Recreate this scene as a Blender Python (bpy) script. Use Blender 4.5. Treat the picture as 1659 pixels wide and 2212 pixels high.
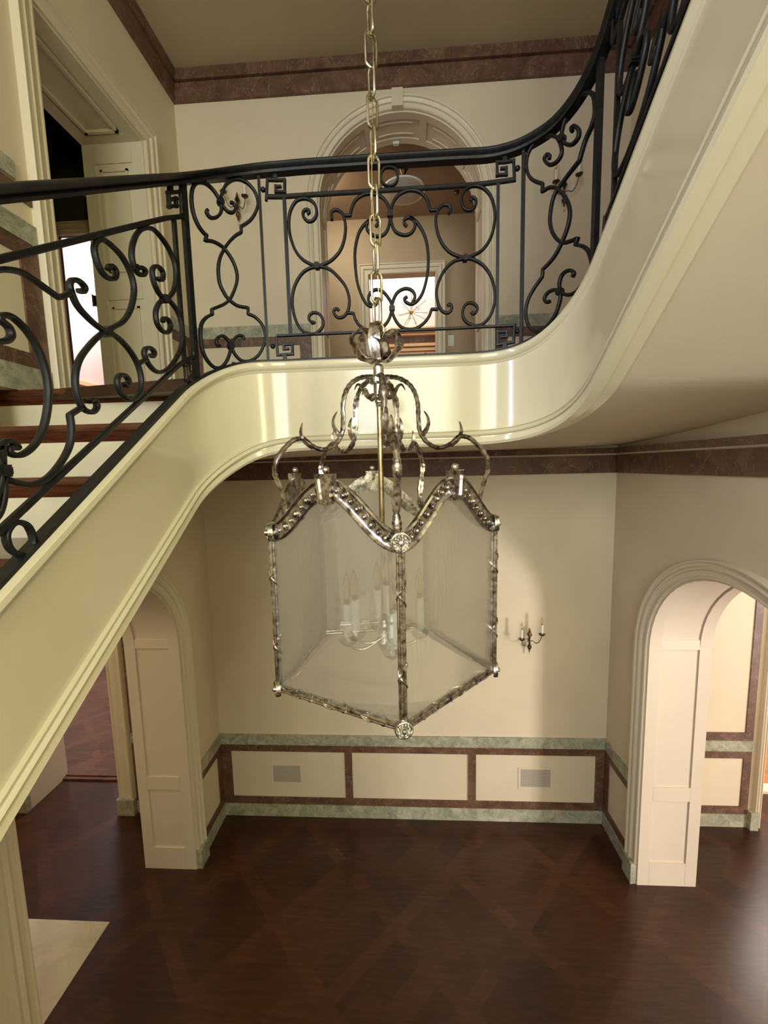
import bpy, bmesh, math
from mathutils import Vector, Matrix
from mathutils.geometry import tessellate_polygon
PI = math.pi
for o in list(bpy.data.objects): bpy.data.objects.remove(o)
scn = bpy.context.scene
col = scn.collection

# ------------------------------------------------------------------ camera
FPX = 876.5; PITCH = -.1113; YAW = -.054; ROLL = -.0228; EYE = Vector((0, 0, 3.3))
def cam_axes():
    cp, sp, cy, sy, cr, sr = math.cos(PITCH), math.sin(PITCH), math.cos(YAW), math.sin(YAW), math.cos(ROLL), math.sin(ROLL)
    fw = Vector((sy*cp, cy*cp, sp)); rt = Vector((cy, -sy, 0)); up = rt.cross(fw)
    return cr*rt+sr*up, -sr*rt+cr*up, fw
rt, up, fw = cam_axes()
cd = bpy.data.cameras.new('camera'); cam = bpy.data.objects.new('camera', cd); col.objects.link(cam)
cam.matrix_world = Matrix(((rt.x, up.x, -fw.x, EYE.x), (rt.y, up.y, -fw.y, EYE.y), (rt.z, up.z, -fw.z, EYE.z), (0, 0, 0, 1)))
cd.sensor_fit = 'HORIZONTAL'; cd.sensor_width = 36; cd.lens = 36*FPX/1659; cd.clip_start = .02
scn.camera = cam

# ------------------------------------------------------------------ world, lights, exposure
scn.view_settings.view_transform = 'Standard'; scn.view_settings.look = 'None'
scn.view_settings.gamma = 1; scn.view_settings.use_curve_mapping = False
scn.view_settings.exposure = 0.5
w = bpy.data.worlds.new('world'); scn.world = w; w.use_nodes = True
w.node_tree.nodes['Background'].inputs[0].default_value = (.75, .85, 1, 1)
w.node_tree.nodes['Background'].inputs[1].default_value = .6
def area(name, loc, target, sx, sy, power, color):
    l = bpy.data.lights.new(name, 'AREA'); l.shape = 'RECTANGLE'; l.size = sx; l.size_y = sy; l.energy = power; l.color = color
    o = bpy.data.objects.new(name, l); col.objects.link(o); o.location = loc
    o.rotation_euler = (Vector(target)-Vector(loc)).to_track_quat('-Z', 'Y').to_euler()
    return o
def point(name, loc, power, color, r=.08):
    l = bpy.data.lights.new(name, 'POINT'); l.energy = power; l.color = color; l.shadow_soft_size = r
    o = bpy.data.objects.new(name, l); col.objects.link(o); o.location = loc
    return o
# daylight through the big front window and the two narrow side windows
area('daylight_front_window_sky', (-.66, -4.25, 4.65), (-.2, 0, 4.3), .62, 2.5, 46, (.80, .90, 1))
area('daylight_front_window_foliage', (.32, -4.25, 4.65), (.1, 0, 4.3), 1.24, 2.5, 84, (.98, 1, .76))
area('daylight_left_side_window', (-1.775, -1.75, 4.65), (0, -1.2, 4.65), .40, 2.4, 46, (.56, .66, 1))
area('daylight_right_side_window', (1.745, -2.15, 4.65), (0, -1.6, 4.65), .40, 2.4, 52, (1, .98, .52))
area('daylight_front_door', (0, -4.25, 1.35), (0, 0, 1.4), 1.4, 2.1, 3, (1, .90, .62))
area('daylight_right_hall_window', (8.25, -3.0, 1.25), (1.76, 2.6, 1.3), 1.2, 2.1, 520, (1, .92, .88))
# rooms beyond the openings
area('left_hall_fill', (-3.4, 1.9, 3.3), (-3.4, 1.9, 0), 1.2, 1.2, 22, (1, .78, .55))  # added fill lamp, no fixture, warms the left hall and jamb
area('right_hall_fill', (3.2, 1.6, 3.3), (3.2, 1.9, 0), 1.2, 1.2, 26, (1, .93, .78))  # added fill lamp without a fixture, brightens the right hall
area('left_far_room_light', (-3.6, 6.2, 3.2), (-3.6, 6.2, 0), 1.6, 1.6, 80, (.85, .86, 1))
area('right_far_room_light', (4.2, 5.2, 3.2), (4.2, 5.2, 0), 1.6, 1.6, 130, (1, .90, .78))
area('upper_room_light', (-.9, 4.4, 6.1), (0, 5.15, 4.9), .5, .5, 8, (1, .92, .76))
area('bright_room_light', (0, 5.7, 6.6), (0, 6.2, 3.7), 1.2, .6, 24, (1, .95, .90))
area('upper_left_room_light', (-3.3, 5.0, 6.0), (-4.2, 5.0, 5.0), 1.2, 1.2, 42, (1, .90, .88))

# ------------------------------------------------------------------ materials
def mat(name, base=(.5, .5, .5), rough=.5, metal=0, spec=.5):
    m = bpy.data.materials.new(name); m.use_nodes = True
    b = m.node_tree.nodes['Principled BSDF']
    b.inputs['Base Color'].default_value = (*base, 1); b.inputs['Roughness'].default_value = rough
    b.inputs['Metallic'].default_value = metal; b.inputs['Specular IOR Level'].default_value = spec
    return m, m.node_tree, b
def nd(nt, kind, **kw):
    n = nt.nodes.new(kind)
    for k, v in kw.items():
        if k in n.inputs.keys(): n.inputs[k].default_value = v
        else: setattr(n, k, v)
    return n
def ramp(nt, fac, stops):
    r = nt.nodes.new('ShaderNodeValToRGB'); e = r.color_ramp.elements
    while len(e) < len(stops): e.new(.5)
    for i, (p, c) in enumerate(stops): e[i].position = p; e[i].color = (*c, 1)
    nt.links.new(fac, r.inputs[0]); return r.outputs[0]
def coords(nt, scale=(1, 1, 1), rot=(0, 0, 0)):
    t = nd(nt, 'ShaderNodeTexCoord'); mp = nd(nt, 'ShaderNodeMapping')
    mp.inputs['Scale'].default_value = scale; mp.inputs['Rotation'].default_value = rot
    nt.links.new(t.outputs['Object'], mp.inputs[0]); return mp.outputs[0]
def bump(nt, b, height, strength=.1, dist=.01):
    n = nd(nt, 'ShaderNodeBump'); n.inputs['Strength'].default_value = strength; n.inputs['Distance'].default_value = dist
    nt.links.new(height, n.inputs['Height']); nt.links.new(n.outputs[0], b.inputs['Normal'])
def paint(name, c, rough, var=.04, bs=.05, bscale=60):
    m, nt, b = mat(name, c, rough)
    v = coords(nt); n = nd(nt, 'ShaderNodeTexNoise', Scale=2.2, Detail=4.0); nt.links.new(v, n.inputs['Vector'])
    nt.links.new(ramp(nt, n.outputs[0], [(.3, tuple(x*(1-var) for x in c)), (.7, tuple(min(1, x*(1+var)) for x in c))]), b.inputs['Base Color'])
    n2 = nd(nt, 'ShaderNodeTexNoise', Scale=float(bscale), Detail=2.0); nt.links.new(v, n2.inputs['Vector'])
    bump(nt, b, n2.outputs[0], bs, .004)
    return m
M = {}
M['wall'] = paint('cream_wall_paint', (.70, .60, .435), .55)
M['trim'] = paint('pale_cream_trim_paint', (.70, .62, .465), .38, .02)
M['jamb'] = paint('warm_white_panel_paint', (.70, .605, .47), .42, .02)
M['fascia'] = paint('glossy_cream_stringer_paint', (.69, .63, .46), .13, .02, .03, 18)
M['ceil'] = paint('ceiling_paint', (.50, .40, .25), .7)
M['soffit'] = paint('soffit_paint', (.63, .54, .41), .55)
M['dark'] = paint('passage_shade_paint', (.035, .024, .014), .7)  # near-black colour stands in for the lack of light in the passage
M['tan'] = paint('tan_room_paint', (.48, .365, .23), .6)
M['tanceil'] = paint('brown_ceiling_paint', (.36, .24, .15), .6)
M['rose'] = paint('pale_rose_room_paint', (.78, .66, .62), .6)
M['mauve'] = paint('mauve_room_paint', (.36, .27, .27), .6)
M['peach'] = paint('peach_trim_paint', (.80, .55, .30), .5)
def marble(name, dark, mid, light, vein, scale=5, rough=.25):
    m, nt, b = mat(name, mid, rough)
    v = coords(nt)
    n = nd(nt, 'ShaderNodeTexNoise', Scale=float(scale), Detail=9.0, Roughness=.68, Distortion=1.2); nt.links.new(v, n.inputs['Vector'])
    c1 = ramp(nt, n.outputs[0], [(.30, dark), (.5, mid), (.68, light)])
    n2 = nd(nt, 'ShaderNodeTexNoise', Scale=scale*.8, Detail=6.0, Distortion=2.5); nt.links.new(coords(nt, (1.3, 1, .9), (0, .5, .3)), n2.inputs['Vector'])
    f = ramp(nt, n2.outputs[0], [(.49, (0, 0, 0)), (.5, (.6, .6, .6)), (.51, (0, 0, 0))])
    mx = nd(nt, 'ShaderNodeMixRGB'); nt.links.new(f, mx.inputs[0]); nt.links.new(c1, mx.inputs[1]); mx.inputs[2].default_value = (*vein, 1)
    nt.links.new(mx.outputs[0], b.inputs['Base Color'])
    return m
M['green'] = marble('green_marble', (.19, .19, .125), (.35, .345, .25), (.52, .50, .40), (.60, .58, .49), 9, .3)
M['red'] = marble('red_brown_marble', (.07, .035, .022), (.13, .064, .038), (.19, .105, .065), (.34, .25, .18), 5, .42)
M['palemarble'] = marble('pale_floor_marble', (.46, .41, .29), (.55, .50, .37), (.63, .57, .43), (.50, .44, .32), 3)
def wood(name, dark, light, rough=.25, scale=(3, 40, 3)):
    m, nt, b = mat(name, light, rough)
    v = coords(nt, scale); n = nd(nt, 'ShaderNodeTexNoise', Scale=2.0, Detail=6.0, Roughness=.6, Distortion=.6); nt.links.new(v, n.inputs['Vector'])
    nt.links.new(ramp(nt, n.outputs[0], [(.32, dark), (.68, light)]), b.inputs['Base Color'])
    return m
M['tread'] = wood('dark_red_stained_tread', (.050, .014, .006), (.13, .042, .018), .22)
def parquet(name, tones, rough, period=.622):
    m, nt, b = mat(name, tones[1], rough)
    L = nt.links
    t = nd(nt, 'ShaderNodeTexCoord'); mp = nd(nt, 'ShaderNodeMapping')
    mp.inputs['Location'].default_value = (0.13, 0.28, 0); mp.inputs['Rotation'].default_value = (0, 0, PI/4)
    mp.inputs['Scale'].default_value = (1/period, 1/period, 0); mp.vector_type = 'POINT'
    L.new(t.outputs['Object'], mp.inputs[0])
    fr = nd(nt, 'ShaderNodeVectorMath', operation='FRACTION'); L.new(mp.outputs[0], fr.inputs[0])
    fl = nd(nt, 'ShaderNodeVectorMath', operation='FLOOR'); L.new(mp.outputs[0], fl.inputs[0])
    sp = nd(nt, 'ShaderNodeSeparateXYZ'); L.new(fr.outputs[0], sp.inputs[0])
    def mth(op, a, bb):
        n = nd(nt, 'ShaderNodeMath', operation=op)
        for i, q in enumerate((a, bb)):
            if hasattr(q, 'links'): L.new(q, n.inputs[i])
            elif q is not None: n.inputs[i].default_value = q
        return n.outputs[0]
    bx = mth('LESS_THAN', sp.outputs[0], .15); by = mth('LESS_THAN', sp.outputs[1], .15)
    band = mth('MAXIMUM', bx, by)
    gx = mth('FLOOR', mth('MULTIPLY', sp.outputs[0], 4.0), None); gy = mth('FLOOR', mth('MULTIPLY', sp.outputs[1], 2.0), None)
    cmb = nd(nt, 'ShaderNodeCombineXYZ'); L.new(gx, cmb.inputs[0]); L.new(gy, cmb.inputs[1]); L.new(band, cmb.inputs[2])
    ad = nd(nt, 'ShaderNodeVectorMath', operation='ADD'); L.new(cmb.outputs[0], ad.inputs[0])
    sc = nd(nt, 'ShaderNodeVectorMath', operation='SCALE'); sc.inputs['Scale'].default_value = 17.3; L.new(fl.outputs[0], sc.inputs[0]); L.new(sc.outputs[0], ad.inputs[1])
    wn = nd(nt, 'ShaderNodeTexWhiteNoise'); L.new(ad.outputs[0], wn.inputs[0])
    wn2 = nd(nt, 'ShaderNodeTexWhiteNoise'); L.new(fl.outputs[0], wn2.inputs[0])
    mp2 = nd(nt, 'ShaderNodeMapping'); mp2.inputs['Rotation'].default_value = (0, 0, PI/4); mp2.inputs['Scale'].default_value = (3, 26, 3); L.new(t.outputs['Object'], mp2.inputs[0])
    gn = nd(nt, 'ShaderNodeTexNoise', Scale=1.6, Detail=6.0, Distortion=.8); L.new(mp2.outputs[0], gn.inputs['Vector'])
    big = nd(nt, 'ShaderNodeTexNoise', Scale=1.1, Detail=3.0); L.new(t.outputs['Object'], big.inputs['Vector'])
    s = mth('ADD', mth('MULTIPLY', wn.outputs[0], .12), mth('MULTIPLY', gn.outputs[0], .40))
    s = mth('ADD', s, mth('MULTIPLY', wn2.outputs[0], .10)); s = mth('ADD', s, mth('MULTIPLY', band, .07)); s = mth('ADD', s, mth('MULTIPLY', big.outputs[0], .2))
    L.new(ramp(nt, s, [(.28, tones[0]), (.52, tones[1]), (.80, tones[2])]), b.inputs['Base Color'])
    bump(nt, b, gn.outputs[0], .03, .003)
    return m
M['parquet'] = parquet('dark_parquet', ((.022, .007, .003), (.060, .019, .008), (.125, .042, .017)), .30)
M['parquet_far'] = parquet('far_room_parquet', ((.07, .026, .016), (.15, .06, .035), (.24, .10, .055)), .30, .5)
M['orange'] = parquet('orange_parquet', ((.36, .12, .035), (.52, .20, .06), (.66, .28, .10)), .3, .4)
def iron():
    m, nt, b = mat('wrought_iron', (.008, .008, .010), .42, 0, .35)
    v = coords(nt); n = nd(nt, 'ShaderNodeTexNoise', Scale=45.0, Detail=4.0); nt.links.new(v, n.inputs['Vector'])
    nt.links.new(ramp(nt, n.outputs[0], [(.35, (.004, .004, .004)), (.7, (.012, .012, .014))]), b.inputs['Base Color'])
    bump(nt, b, n.outputs[0], .25, .003); return m
M['iron'] = iron()
def silver(name, a, c, rough, sc=55):
    m, nt, b = mat(name, c, rough, 1)
    v = coords(nt); n = nd(nt, 'ShaderNodeTexNoise', Scale=float(sc), Detail=5.0, Roughness=.6); nt.links.new(v, n.inputs['Vector'])
    nt.links.new(ramp(nt, n.outputs[0], [(.33, a), (.6, c)]), b.inputs['Base Color'])
    bump(nt, b, n.outputs[0], .25, .002); return m
M['silver'] = silver('tarnished_silver', (.09, .07, .055), (.66, .61, .55), .24)
M['silver_bright'] = silver('bright_silver', (.38, .35, .30), (.80, .78, .70), .2, 30)
M['brass'] = silver('aged_brass', (.26, .18, .09), (.62, .50, .30), .28, 20)
M['champagne'] = silver('champagne_metal', (.42, .38, .26), (.74, .70, .55), .25, 20)
M['bronze'] = silver('dark_bronze', (.06, .035, .02), (.20, .13, .07), .35, 30)
M['candle'] = mat('candle_sleeve', (.80, .80, .76), .5)[0]
def glassy():
    m = bpy.data.materials.new('seeded_glass'); m.use_nodes = True; nt = m.node_tree
    for n in list(nt.nodes): nt.nodes.remove(n)
    out = nd(nt, 'ShaderNodeOutputMaterial'); g = nd(nt, 'ShaderNodeBsdfRefraction'); g.inputs['IOR'].default_value = 1.12; g.inputs['Roughness'].default_value = .11
    g.inputs['Color'].default_value = (.93, .93, .90, 1)
    tr = nd(nt, 'ShaderNodeBsdfTransparent'); df = nd(nt, 'ShaderNodeBsdfDiffuse'); df.inputs['Color'].default_value = (.70, .66, .56, 1)
    tl = nd(nt, 'ShaderNodeBsdfTranslucent'); tl.inputs['Color'].default_value = (.75, .70, .60, 1)
    gl = nd(nt, 'ShaderNodeBsdfGlossy'); gl.inputs['Roughness'].default_value = .3
    v = coords(nt, (60, 60, 9)); n = nd(nt, 'ShaderNodeTexNoise', Scale=1.6, Detail=3.0); nt.links.new(v, n.inputs['Vector'])
    bp = nd(nt, 'ShaderNodeBump'); bp.inputs['Strength'].default_value = .16; bp.inputs['Distance'].default_value = .004
    nt.links.new(n.outputs[0], bp.inputs['Height'])
    for q in (g, gl): nt.links.new(bp.outputs[0], q.inputs['Normal'])
    def mix(f, a, b):
        k = nd(nt, 'ShaderNodeMixShader'); k.inputs[0].default_value = f; nt.links.new(a, k.inputs[1]); nt.links.new(b, k.inputs[2]); return k.outputs[0]
    a = mix(.62, g.outputs[0], tr.outputs[0]); c = mix(.5, df.outputs[0], tl.outputs[0])
    a = mix(.16, a, c); a = mix(.05, a, gl.outputs[0])
    nt.links.new(a, out.inputs[0]); return m
M['glass'] = glassy()
def clear(name, c, rough, ior=1.45):
    m, nt, b = mat(name, c, rough); b.inputs['Transmission Weight'].default_value = 1; b.inputs['IOR'].default_value = ior; return m
M['bulb'] = clear('amber_bulb_glass', (1, .80, .55), .05)
M['crystal'] = clear('crystal', (.95, .93, .9), .03, 1.5)
M['pane'] = clear('window_glass', (1, 1, 1), 0.0, 1.0)
M['white'] = mat('white_plastic', (.75, .78, .72), .4)[0]
M['greymetal'] = paint('painted_grille_metal', (.46, .40, .34), .5)
M['shade'] = paint('pale_lamp_bowl', (.50, .44, .38), .5)
M['gold'] = silver('gold_ball', (.6, .35, .08), (.85, .55, .16), .3, 10)
M['rug'] = paint('patterned_rug', (.20, .13, .16), .9)

# ------------------------------------------------------------------ mesh helpers
class MB:
    def __init__(s): s.v = []; s.f = []
    def add(s, vs, fs):
        n = len(s.v); s.v += [tuple(p) for p in vs]; s.f += [tuple(i+n for i in q) for q in fs]; return s
    def box(s, a, b):
        x0, y0, z0 = a; x1, y1, z1 = b
        return s.add([(x0, y0, z0), (x1, y0, z0), (x1, y1, z0), (x0, y1, z0), (x0, y0, z1), (x1, y0, z1), (x1, y1, z1), (x0, y1, z1)],
                     [(0, 3, 2, 1), (4, 5, 6, 7), (0, 1, 5, 4), (1, 2, 6, 5), (2, 3, 7, 6), (3, 0, 4, 7)])
    def fbox(s, F, u0, u1, v0, v1, n0, n1):                 # box in a wall frame
        P = [F(u, v, n) for n in (n0, n1) for (u, v) in ((u0, v0), (u1, v0), (u1, v1), (u0, v1))]
        return s.add(P, [(0, 3, 2, 1), (4, 5, 6, 7), (0, 1, 5, 4), (1, 2, 6, 5), (2, 3, 7, 6), (3, 0, 4, 7)])
    def rings(s, R, closed=False, caps=True, cyc=True):     # skin a list of equal rings
        n = len(R[0]); vs = [p for r in R for p in r]; fs = []
        m = len(R)
        for i in range(m if closed else m-1):
            j = (i+1) % m
            for k in range(n if cyc else n-1):
                l = (k+1) % n
                fs.append((i*n+k, i*n+l, j*n+l, j*n+k))
        if caps and not closed and cyc: fs.append(tuple(range(n-1, -1, -1))); fs.append(tuple((m-1)*n+k for k in range(n)))
        return s.add(vs, fs)
    def tube(s, pts, r, n=8, closed=False, flat=None, upv=None):
        pts = [Vector(p) for p in pts]; R = []; prev = None; m = len(pts)
        for i, p in enumerate(pts):
            if closed: t = pts[(i+1) % m]-pts[i-1]
            else: t = pts[min(i+1, m-1)]-pts[max(i-1, 0)]
            t.normalize()
            if prev is None:
                a = Vector(upv) if upv else (Vector((0, 0, 1)) if abs(t.z) < .9 else Vector((1, 0, 0)))
            else: a = prev
            a = (a-t*a.dot(t)); a = a.normalized() if a.length > 1e-6 else t.orthogonal().normalized(); prev = a; b = t.cross(a)
            rr = r(i/(m-1)) if callable(r) else r
            ra, rb = (rr, rr) if not isinstance(rr, tuple) else rr
            R.append([p+a*math.cos(2*PI*k/n)*ra+b*math.sin(2*PI*k/n)*rb for k in range(n)])
        return s.rings(R, closed)
    def lathe(s, prof, c=(0, 0, 0), n=20, axis=(0, 0, 1)):
        c = Vector(c); ax = Vector(axis).normalized(); a = ax.orthogonal().normalized(); b = ax.cross(a)
        R = [[c+ax*z+(a*math.cos(2*PI*k/n)+b*math.sin(2*PI*k/n))*max(r, 1e-4) for k in range(n)] for r, z in prof]
        return s.rings(R)
    def ball(s, c, r, n=10):
        return s.lathe([(r*math.sin(PI*i/n), -r*math.cos(PI*i/n)) for i in range(n+1)], c, n+4)
    def build(s, name, m, parent=None, smooth=True, label=None, angle=.6):
        me = bpy.data.meshes.new(name); me.from_pydata(s.v, [], s.f)
        b = bmesh.new(); b.from_mesh(me); bmesh.ops.recalc_face_normals(b, faces=b.faces)
        if smooth:
            for f in b.faces: f.smooth = True
            for e in b.edges:
                if len(e.link_faces) != 2 or e.calc_face_angle(0) > angle: e.smooth = False
        b.to_mesh(me); b.free(); me.materials.append(M[m])
        o = bpy.data.objects.new(name, me); col.objects.link(o)
        if parent: o.parent = parent; o.matrix_parent_inverse = parent.matrix_world.inverted()
        if label: o['label'] = label
        return o
def tag(o, label, cat, group=None):
    o['label'] = label; o['category'] = cat
    if group: o['group'] = group
    return o
def thing(name, loc, label, cat, group=None, rz=0):
    o = bpy.data.objects.new(name, None); col.objects.link(o); o.location = loc; o.rotation_euler = (0, 0, rz); o.empty_display_size = .1
    o.matrix_world = Matrix.Translation(loc) @ Matrix.Rotation(rz, 4, 'Z')
    return tag(o, label, cat, group)
def struct(o): o['kind'] = 'structure'; return o
def copy_tree(o, loc, rz, label, group=None):
    r = o.copy(); col.objects.link(r); r.location = loc; r.rotation_euler = (0, 0, rz); r['label'] = label
    if group: r['group'] = group
    for ch in list(o.children):
        c = ch.copy(); col.objects.link(c); c.parent = r; c.matrix_parent_inverse = ch.matrix_parent_inverse.copy()
        for g in list(ch.children):
            d = g.copy(); col.objects.link(d); d.parent = c; d.matrix_parent_inverse = g.matrix_parent_inverse.copy()
    return r
def frame(origin, U, Nn):
    o, U, Nn = Vector(origin), Vector(U), Vector(Nn)
    return lambda u, v, n=0.0: o+U*u+Vector((0, 0, v))+Nn*n
def arch(u0, u1, v0, spring, n=24, top=None):               # opening outline, counter-clockwise from bottom left
    c = (u0+u1)/2; r = (u1-u0)/2
    return [(u0, v0)]+[(c-r*math.cos(PI*i/n), spring+r*math.sin(PI*i/n)) for i in range(n+1)]+[(u1, v0)]
def rect(u0, u1, v0, v1): return [(u0, v0), (u0, v1), (u1, v1), (u1, v0)]
def slab(F, outer, holes, n0, n1, mb=None):
    mb = mb or MB(); loops = [outer]+holes
    tri = tessellate_polygon([[Vector((u, v, 0)) for u, v in L] for L in loops])
    flat = [p for L in loops for p in L]
    for n in (n0, n1): mb.add([F(u, v, n) for u, v in flat], tri)
    for L in loops:
        k = len(L); mb.add([F(u, v, n0) for u, v in L]+[F(u, v, n1) for u, v in L], [(i, (i+1) % k, k+(i+1) % k, k+i) for i in range(k)])
    return mb
def path_frames(pts, closed=False):
    out = []; m = len(pts)
    for i in range(m):
        def seg(a, b):
            d = (b[0]-a[0], b[1]-a[1]); l = math.hypot(*d) or 1; return (-d[1]/l, d[0]/l)
        na = seg(pts[i-1], pts[i]) if (i > 0 or closed) else None
        nb = seg(pts[i], pts[(i+1) % m]) if (i < m-1 or closed) else None
        if na is None: n = nb
        elif nb is None: n = na
        else:
            n = (na[0]+nb[0], na[1]+nb[1]); l = math.hypot(*n) or 1; n = (n[0]/l, n[1]/l); k = n[0]*na[0]+n[1]*na[1]; n = (n[0]/max(k, .3), n[1]/max(k, .3))
        out.append((pts[i], n))
    return out
def casing(mb, F, pts, prof, closed=False):                # pts run with the wall on their left; prof = (away from the opening, proud of the wall)
    R = [[F(p[0]+n[0]*a, p[1]+n[1]*a, h) for a, h in prof] for p, n in path_frames(pts, closed)]
    return mb.rings(R, closed)
CAS = [(0, -.002), (0, .018), (.006, .024), (.014, .024), (.018, .016), (.050, .020), (.056, .032), (.066, .036), (.074, .030), (.080, .024), (.094, .028), (.100, .040), (.110, .042), (.114, .034), (.116, 0), (.116, -.002)]
N = None
def catmull(P, k=6):
    out = []
    for i in range(len(P)-1):
        a = P[i-1] if i else P[0]; b = P[i]; c = P[i+1]; d = P[i+2] if i+2 < len(P) else P[-1]
        for j in range(k):
            t = j/k; out.append(tuple(.5*(2*b[q]+(c[q]-a[q])*t+(2*a[q]-5*b[q]+4*c[q]-d[q])*t*t+(3*b[q]-a[q]-3*c[q]+d[q])*t**3) for q in range(len(b))))
    out.append(tuple(P[-1])); return out

# ------------------------------------------------------------------ structure
XL, XR, D, TW = -1.79, 1.76, 3.49, .44
LAND, CEIL, LOWC, FRONT = 3.69, 6.42, 3.41, -4.0
HL, HR = -5.2, 8.1                                             # outer ends of the side halls
FB = frame((0, D, 0), (1, 0, 0), (0, -1, 0)); FL = frame((XL, 0, 0), (0, 1, 0), (1, 0, 0)); FR = frame((XR, 0, 0), (0, 1, 0), (-1, 0, 0))
# floors
struct(MB().box((-6, -4.3, -.12), (HR, 3.96, 0)).build('floor', 'parquet', smooth=False))
struct(MB().box((-6, 3.97, -.12), (-1.9, 8.6, .012)).build('floor_left_room', 'parquet_far', smooth=False))
struct(MB().box((2.6, 3.97, -.12), (7, 9.0, .012)).build('floor_right_room', 'orange', smooth=False))
struct(MB().box((-4.9, -1.2, 0), (-2.235, 2.53, .006)).build('floor_hall_marble', 'palemarble', smooth=False))
# back wall, lower storey and upper storey
LDOOR = (-3.76, -2.83, 0, 2.35); RDOOR = (3.08, 4.10, 0, 2.55)
struct(slab(FB, rect(-6, 8.2, -.1, LOWC), [rect(LDOOR[0], LDOOR[1], -.05, LDOOR[3]), rect(RDOOR[0], RDOOR[1], -.05, RDOOR[3])], 0, -TW).build('wall_back', 'wall', smooth=False))
UARCH = (-.665, .655, LAND, 5.39); UD2 = (-2.84, -2.30, LAND, 5.26)
ub = slab(FB, rect(-5, 2.2, LOWC, CEIL+.1), [arch(*UARCH), rect(-3.30, -2.25, LAND, 5.6)], 0, -.31)
struct(ub.build('wall_back_upper', 'wall', smooth=False))
# side walls with their arches
LARCH = (1.565, 2.953, 0, 1.93); RARCH = (1.565, 2.940, 0, 1.935); LDU = (2.147, 3.016, LAND, 5.60)
struct(slab(FL, rect(FRONT, D, -.1, CEIL+.1), [arch(LARCH[0], LARCH[1], -.05, LARCH[3]), rect(*LDU), rect(-2.0, -1.5, 3.4, 5.9), rect(1.72, 1.866, 3.45, LAND)], 0, -TW).build('wall_left', 'wall', smooth=False))
struct(slab(FR, rect(FRONT, D, -.1, CEIL+.1), [arch(RARCH[0], RARCH[1], -.05, RARCH[3]), rect(-2.40, -1.90, 3.4, 5.9)], 0, -TW).build('wall_right', 'wall', smooth=False))
# front wall behind the camera: one tall window above, a glazed door below, narrow side windows in both walls
FF = frame((0, FRONT, 0), (1, 0, 0), (0, 1, 0))
struct(slab(FF, rect(HL, HR, -.1, CEIL+.1), [rect(-1.0, .95, 3.35, 5.9), rect(-.8, .8, .02, 2.5)], 0, -.2).build('wall_front', 'wall', smooth=False))
def window(name, F, u0, u1, v0, v1, nx, nz):
    b = MB()
    for (a, c, d, e) in ((u0, u0+.05, v0, v1), (u1-.05, u1, v0, v1), (u0, u1, v0, v0+.05), (u0, u1, v1-.05, v1)): b.fbox(F, a, c, d, e, -.12, -.06)
    for i in range(1, nx): x = u0+(u1-u0)*i/nx; b.fbox(F, x-.012, x+.012, v0, v1, -.11, -.08)
    for i in range(1, nz): z = v0+(v1-v0)*i/nz; b.fbox(F, u0, u1, z-.012, z+.012, -.11, -.08)
    struct(b.build(name, 'trim', smooth=False))
window('window_1', FF, -1.0, .95, 3.35, 5.9, 3, 4)
window('door_1', FF, -.8, .8, .02, 2.5, 2, 3)
window('window_4', frame((XL-.06, 0, 0), (0, 1, 0), (1, 0, 0)), -2.0, -1.5, 3.4, 5.9, 1, 4)
window('window_2', FR, -2.40, -1.90, 3.4, 5.9, 1, 4)
# hall shells
struct(MB().box((HL-.1, -1.4, 0), (HL, D, LOWC)).build('wall_left_hall', 'wall', smooth=False))
struct(MB().box((HL, -1.5, 0), (XL-TW, -1.4, LOWC)).build('wall_left_hall_front', 'wall', smooth=False))
FH = frame((HR, 0, 0), (0, 1, 0), (-1, 0, 0))
struct(slab(FH, rect(-4, D, 0, LOWC), [rect(-3.65, -2.35, .15, 2.35)], 0, -.12).build('wall_right_hall', 'wall', smooth=False))
window('window_3', FH, -3.65, -2.35, .15, 2.35, 2, 3)
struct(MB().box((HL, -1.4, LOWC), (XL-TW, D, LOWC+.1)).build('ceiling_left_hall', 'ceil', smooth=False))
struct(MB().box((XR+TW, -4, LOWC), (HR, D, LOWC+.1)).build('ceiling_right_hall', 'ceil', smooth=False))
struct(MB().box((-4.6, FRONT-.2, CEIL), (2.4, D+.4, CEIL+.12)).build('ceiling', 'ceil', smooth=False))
# far rooms behind the lower doorways
b = MB().box((-6, 3.93, 0), (-5.9, 8.6, 3.4)).box((-2.0, 3.93, 0), (-1.9, 8.6, 3.4)).box((-6, 8.5, 0), (-1.9, 8.6, 3.4)); struct(b.build('wall_left_room', 'jamb', smooth=False))
struct(MB().box((-6, 3.93, 3.4), (-1.9, 8.6, 3.5)).build('ceiling_left_room', 'jamb', smooth=False))
b = MB().box((2.6, 3.93, 0), (2.7, 9, 3.4)).box((7, 3.93, 0), (7.1, 9, 3.4)).box((2.6, 8.9, 0), (7.1, 9, 3.4)); struct(b.build('wall_right_room', 'jamb', smooth=False))
struct(MB().box((2.6, 3.93, 3.4), (7.1, 9, 3.5)).build('ceiling_right_room', 'jamb', smooth=False))
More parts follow.
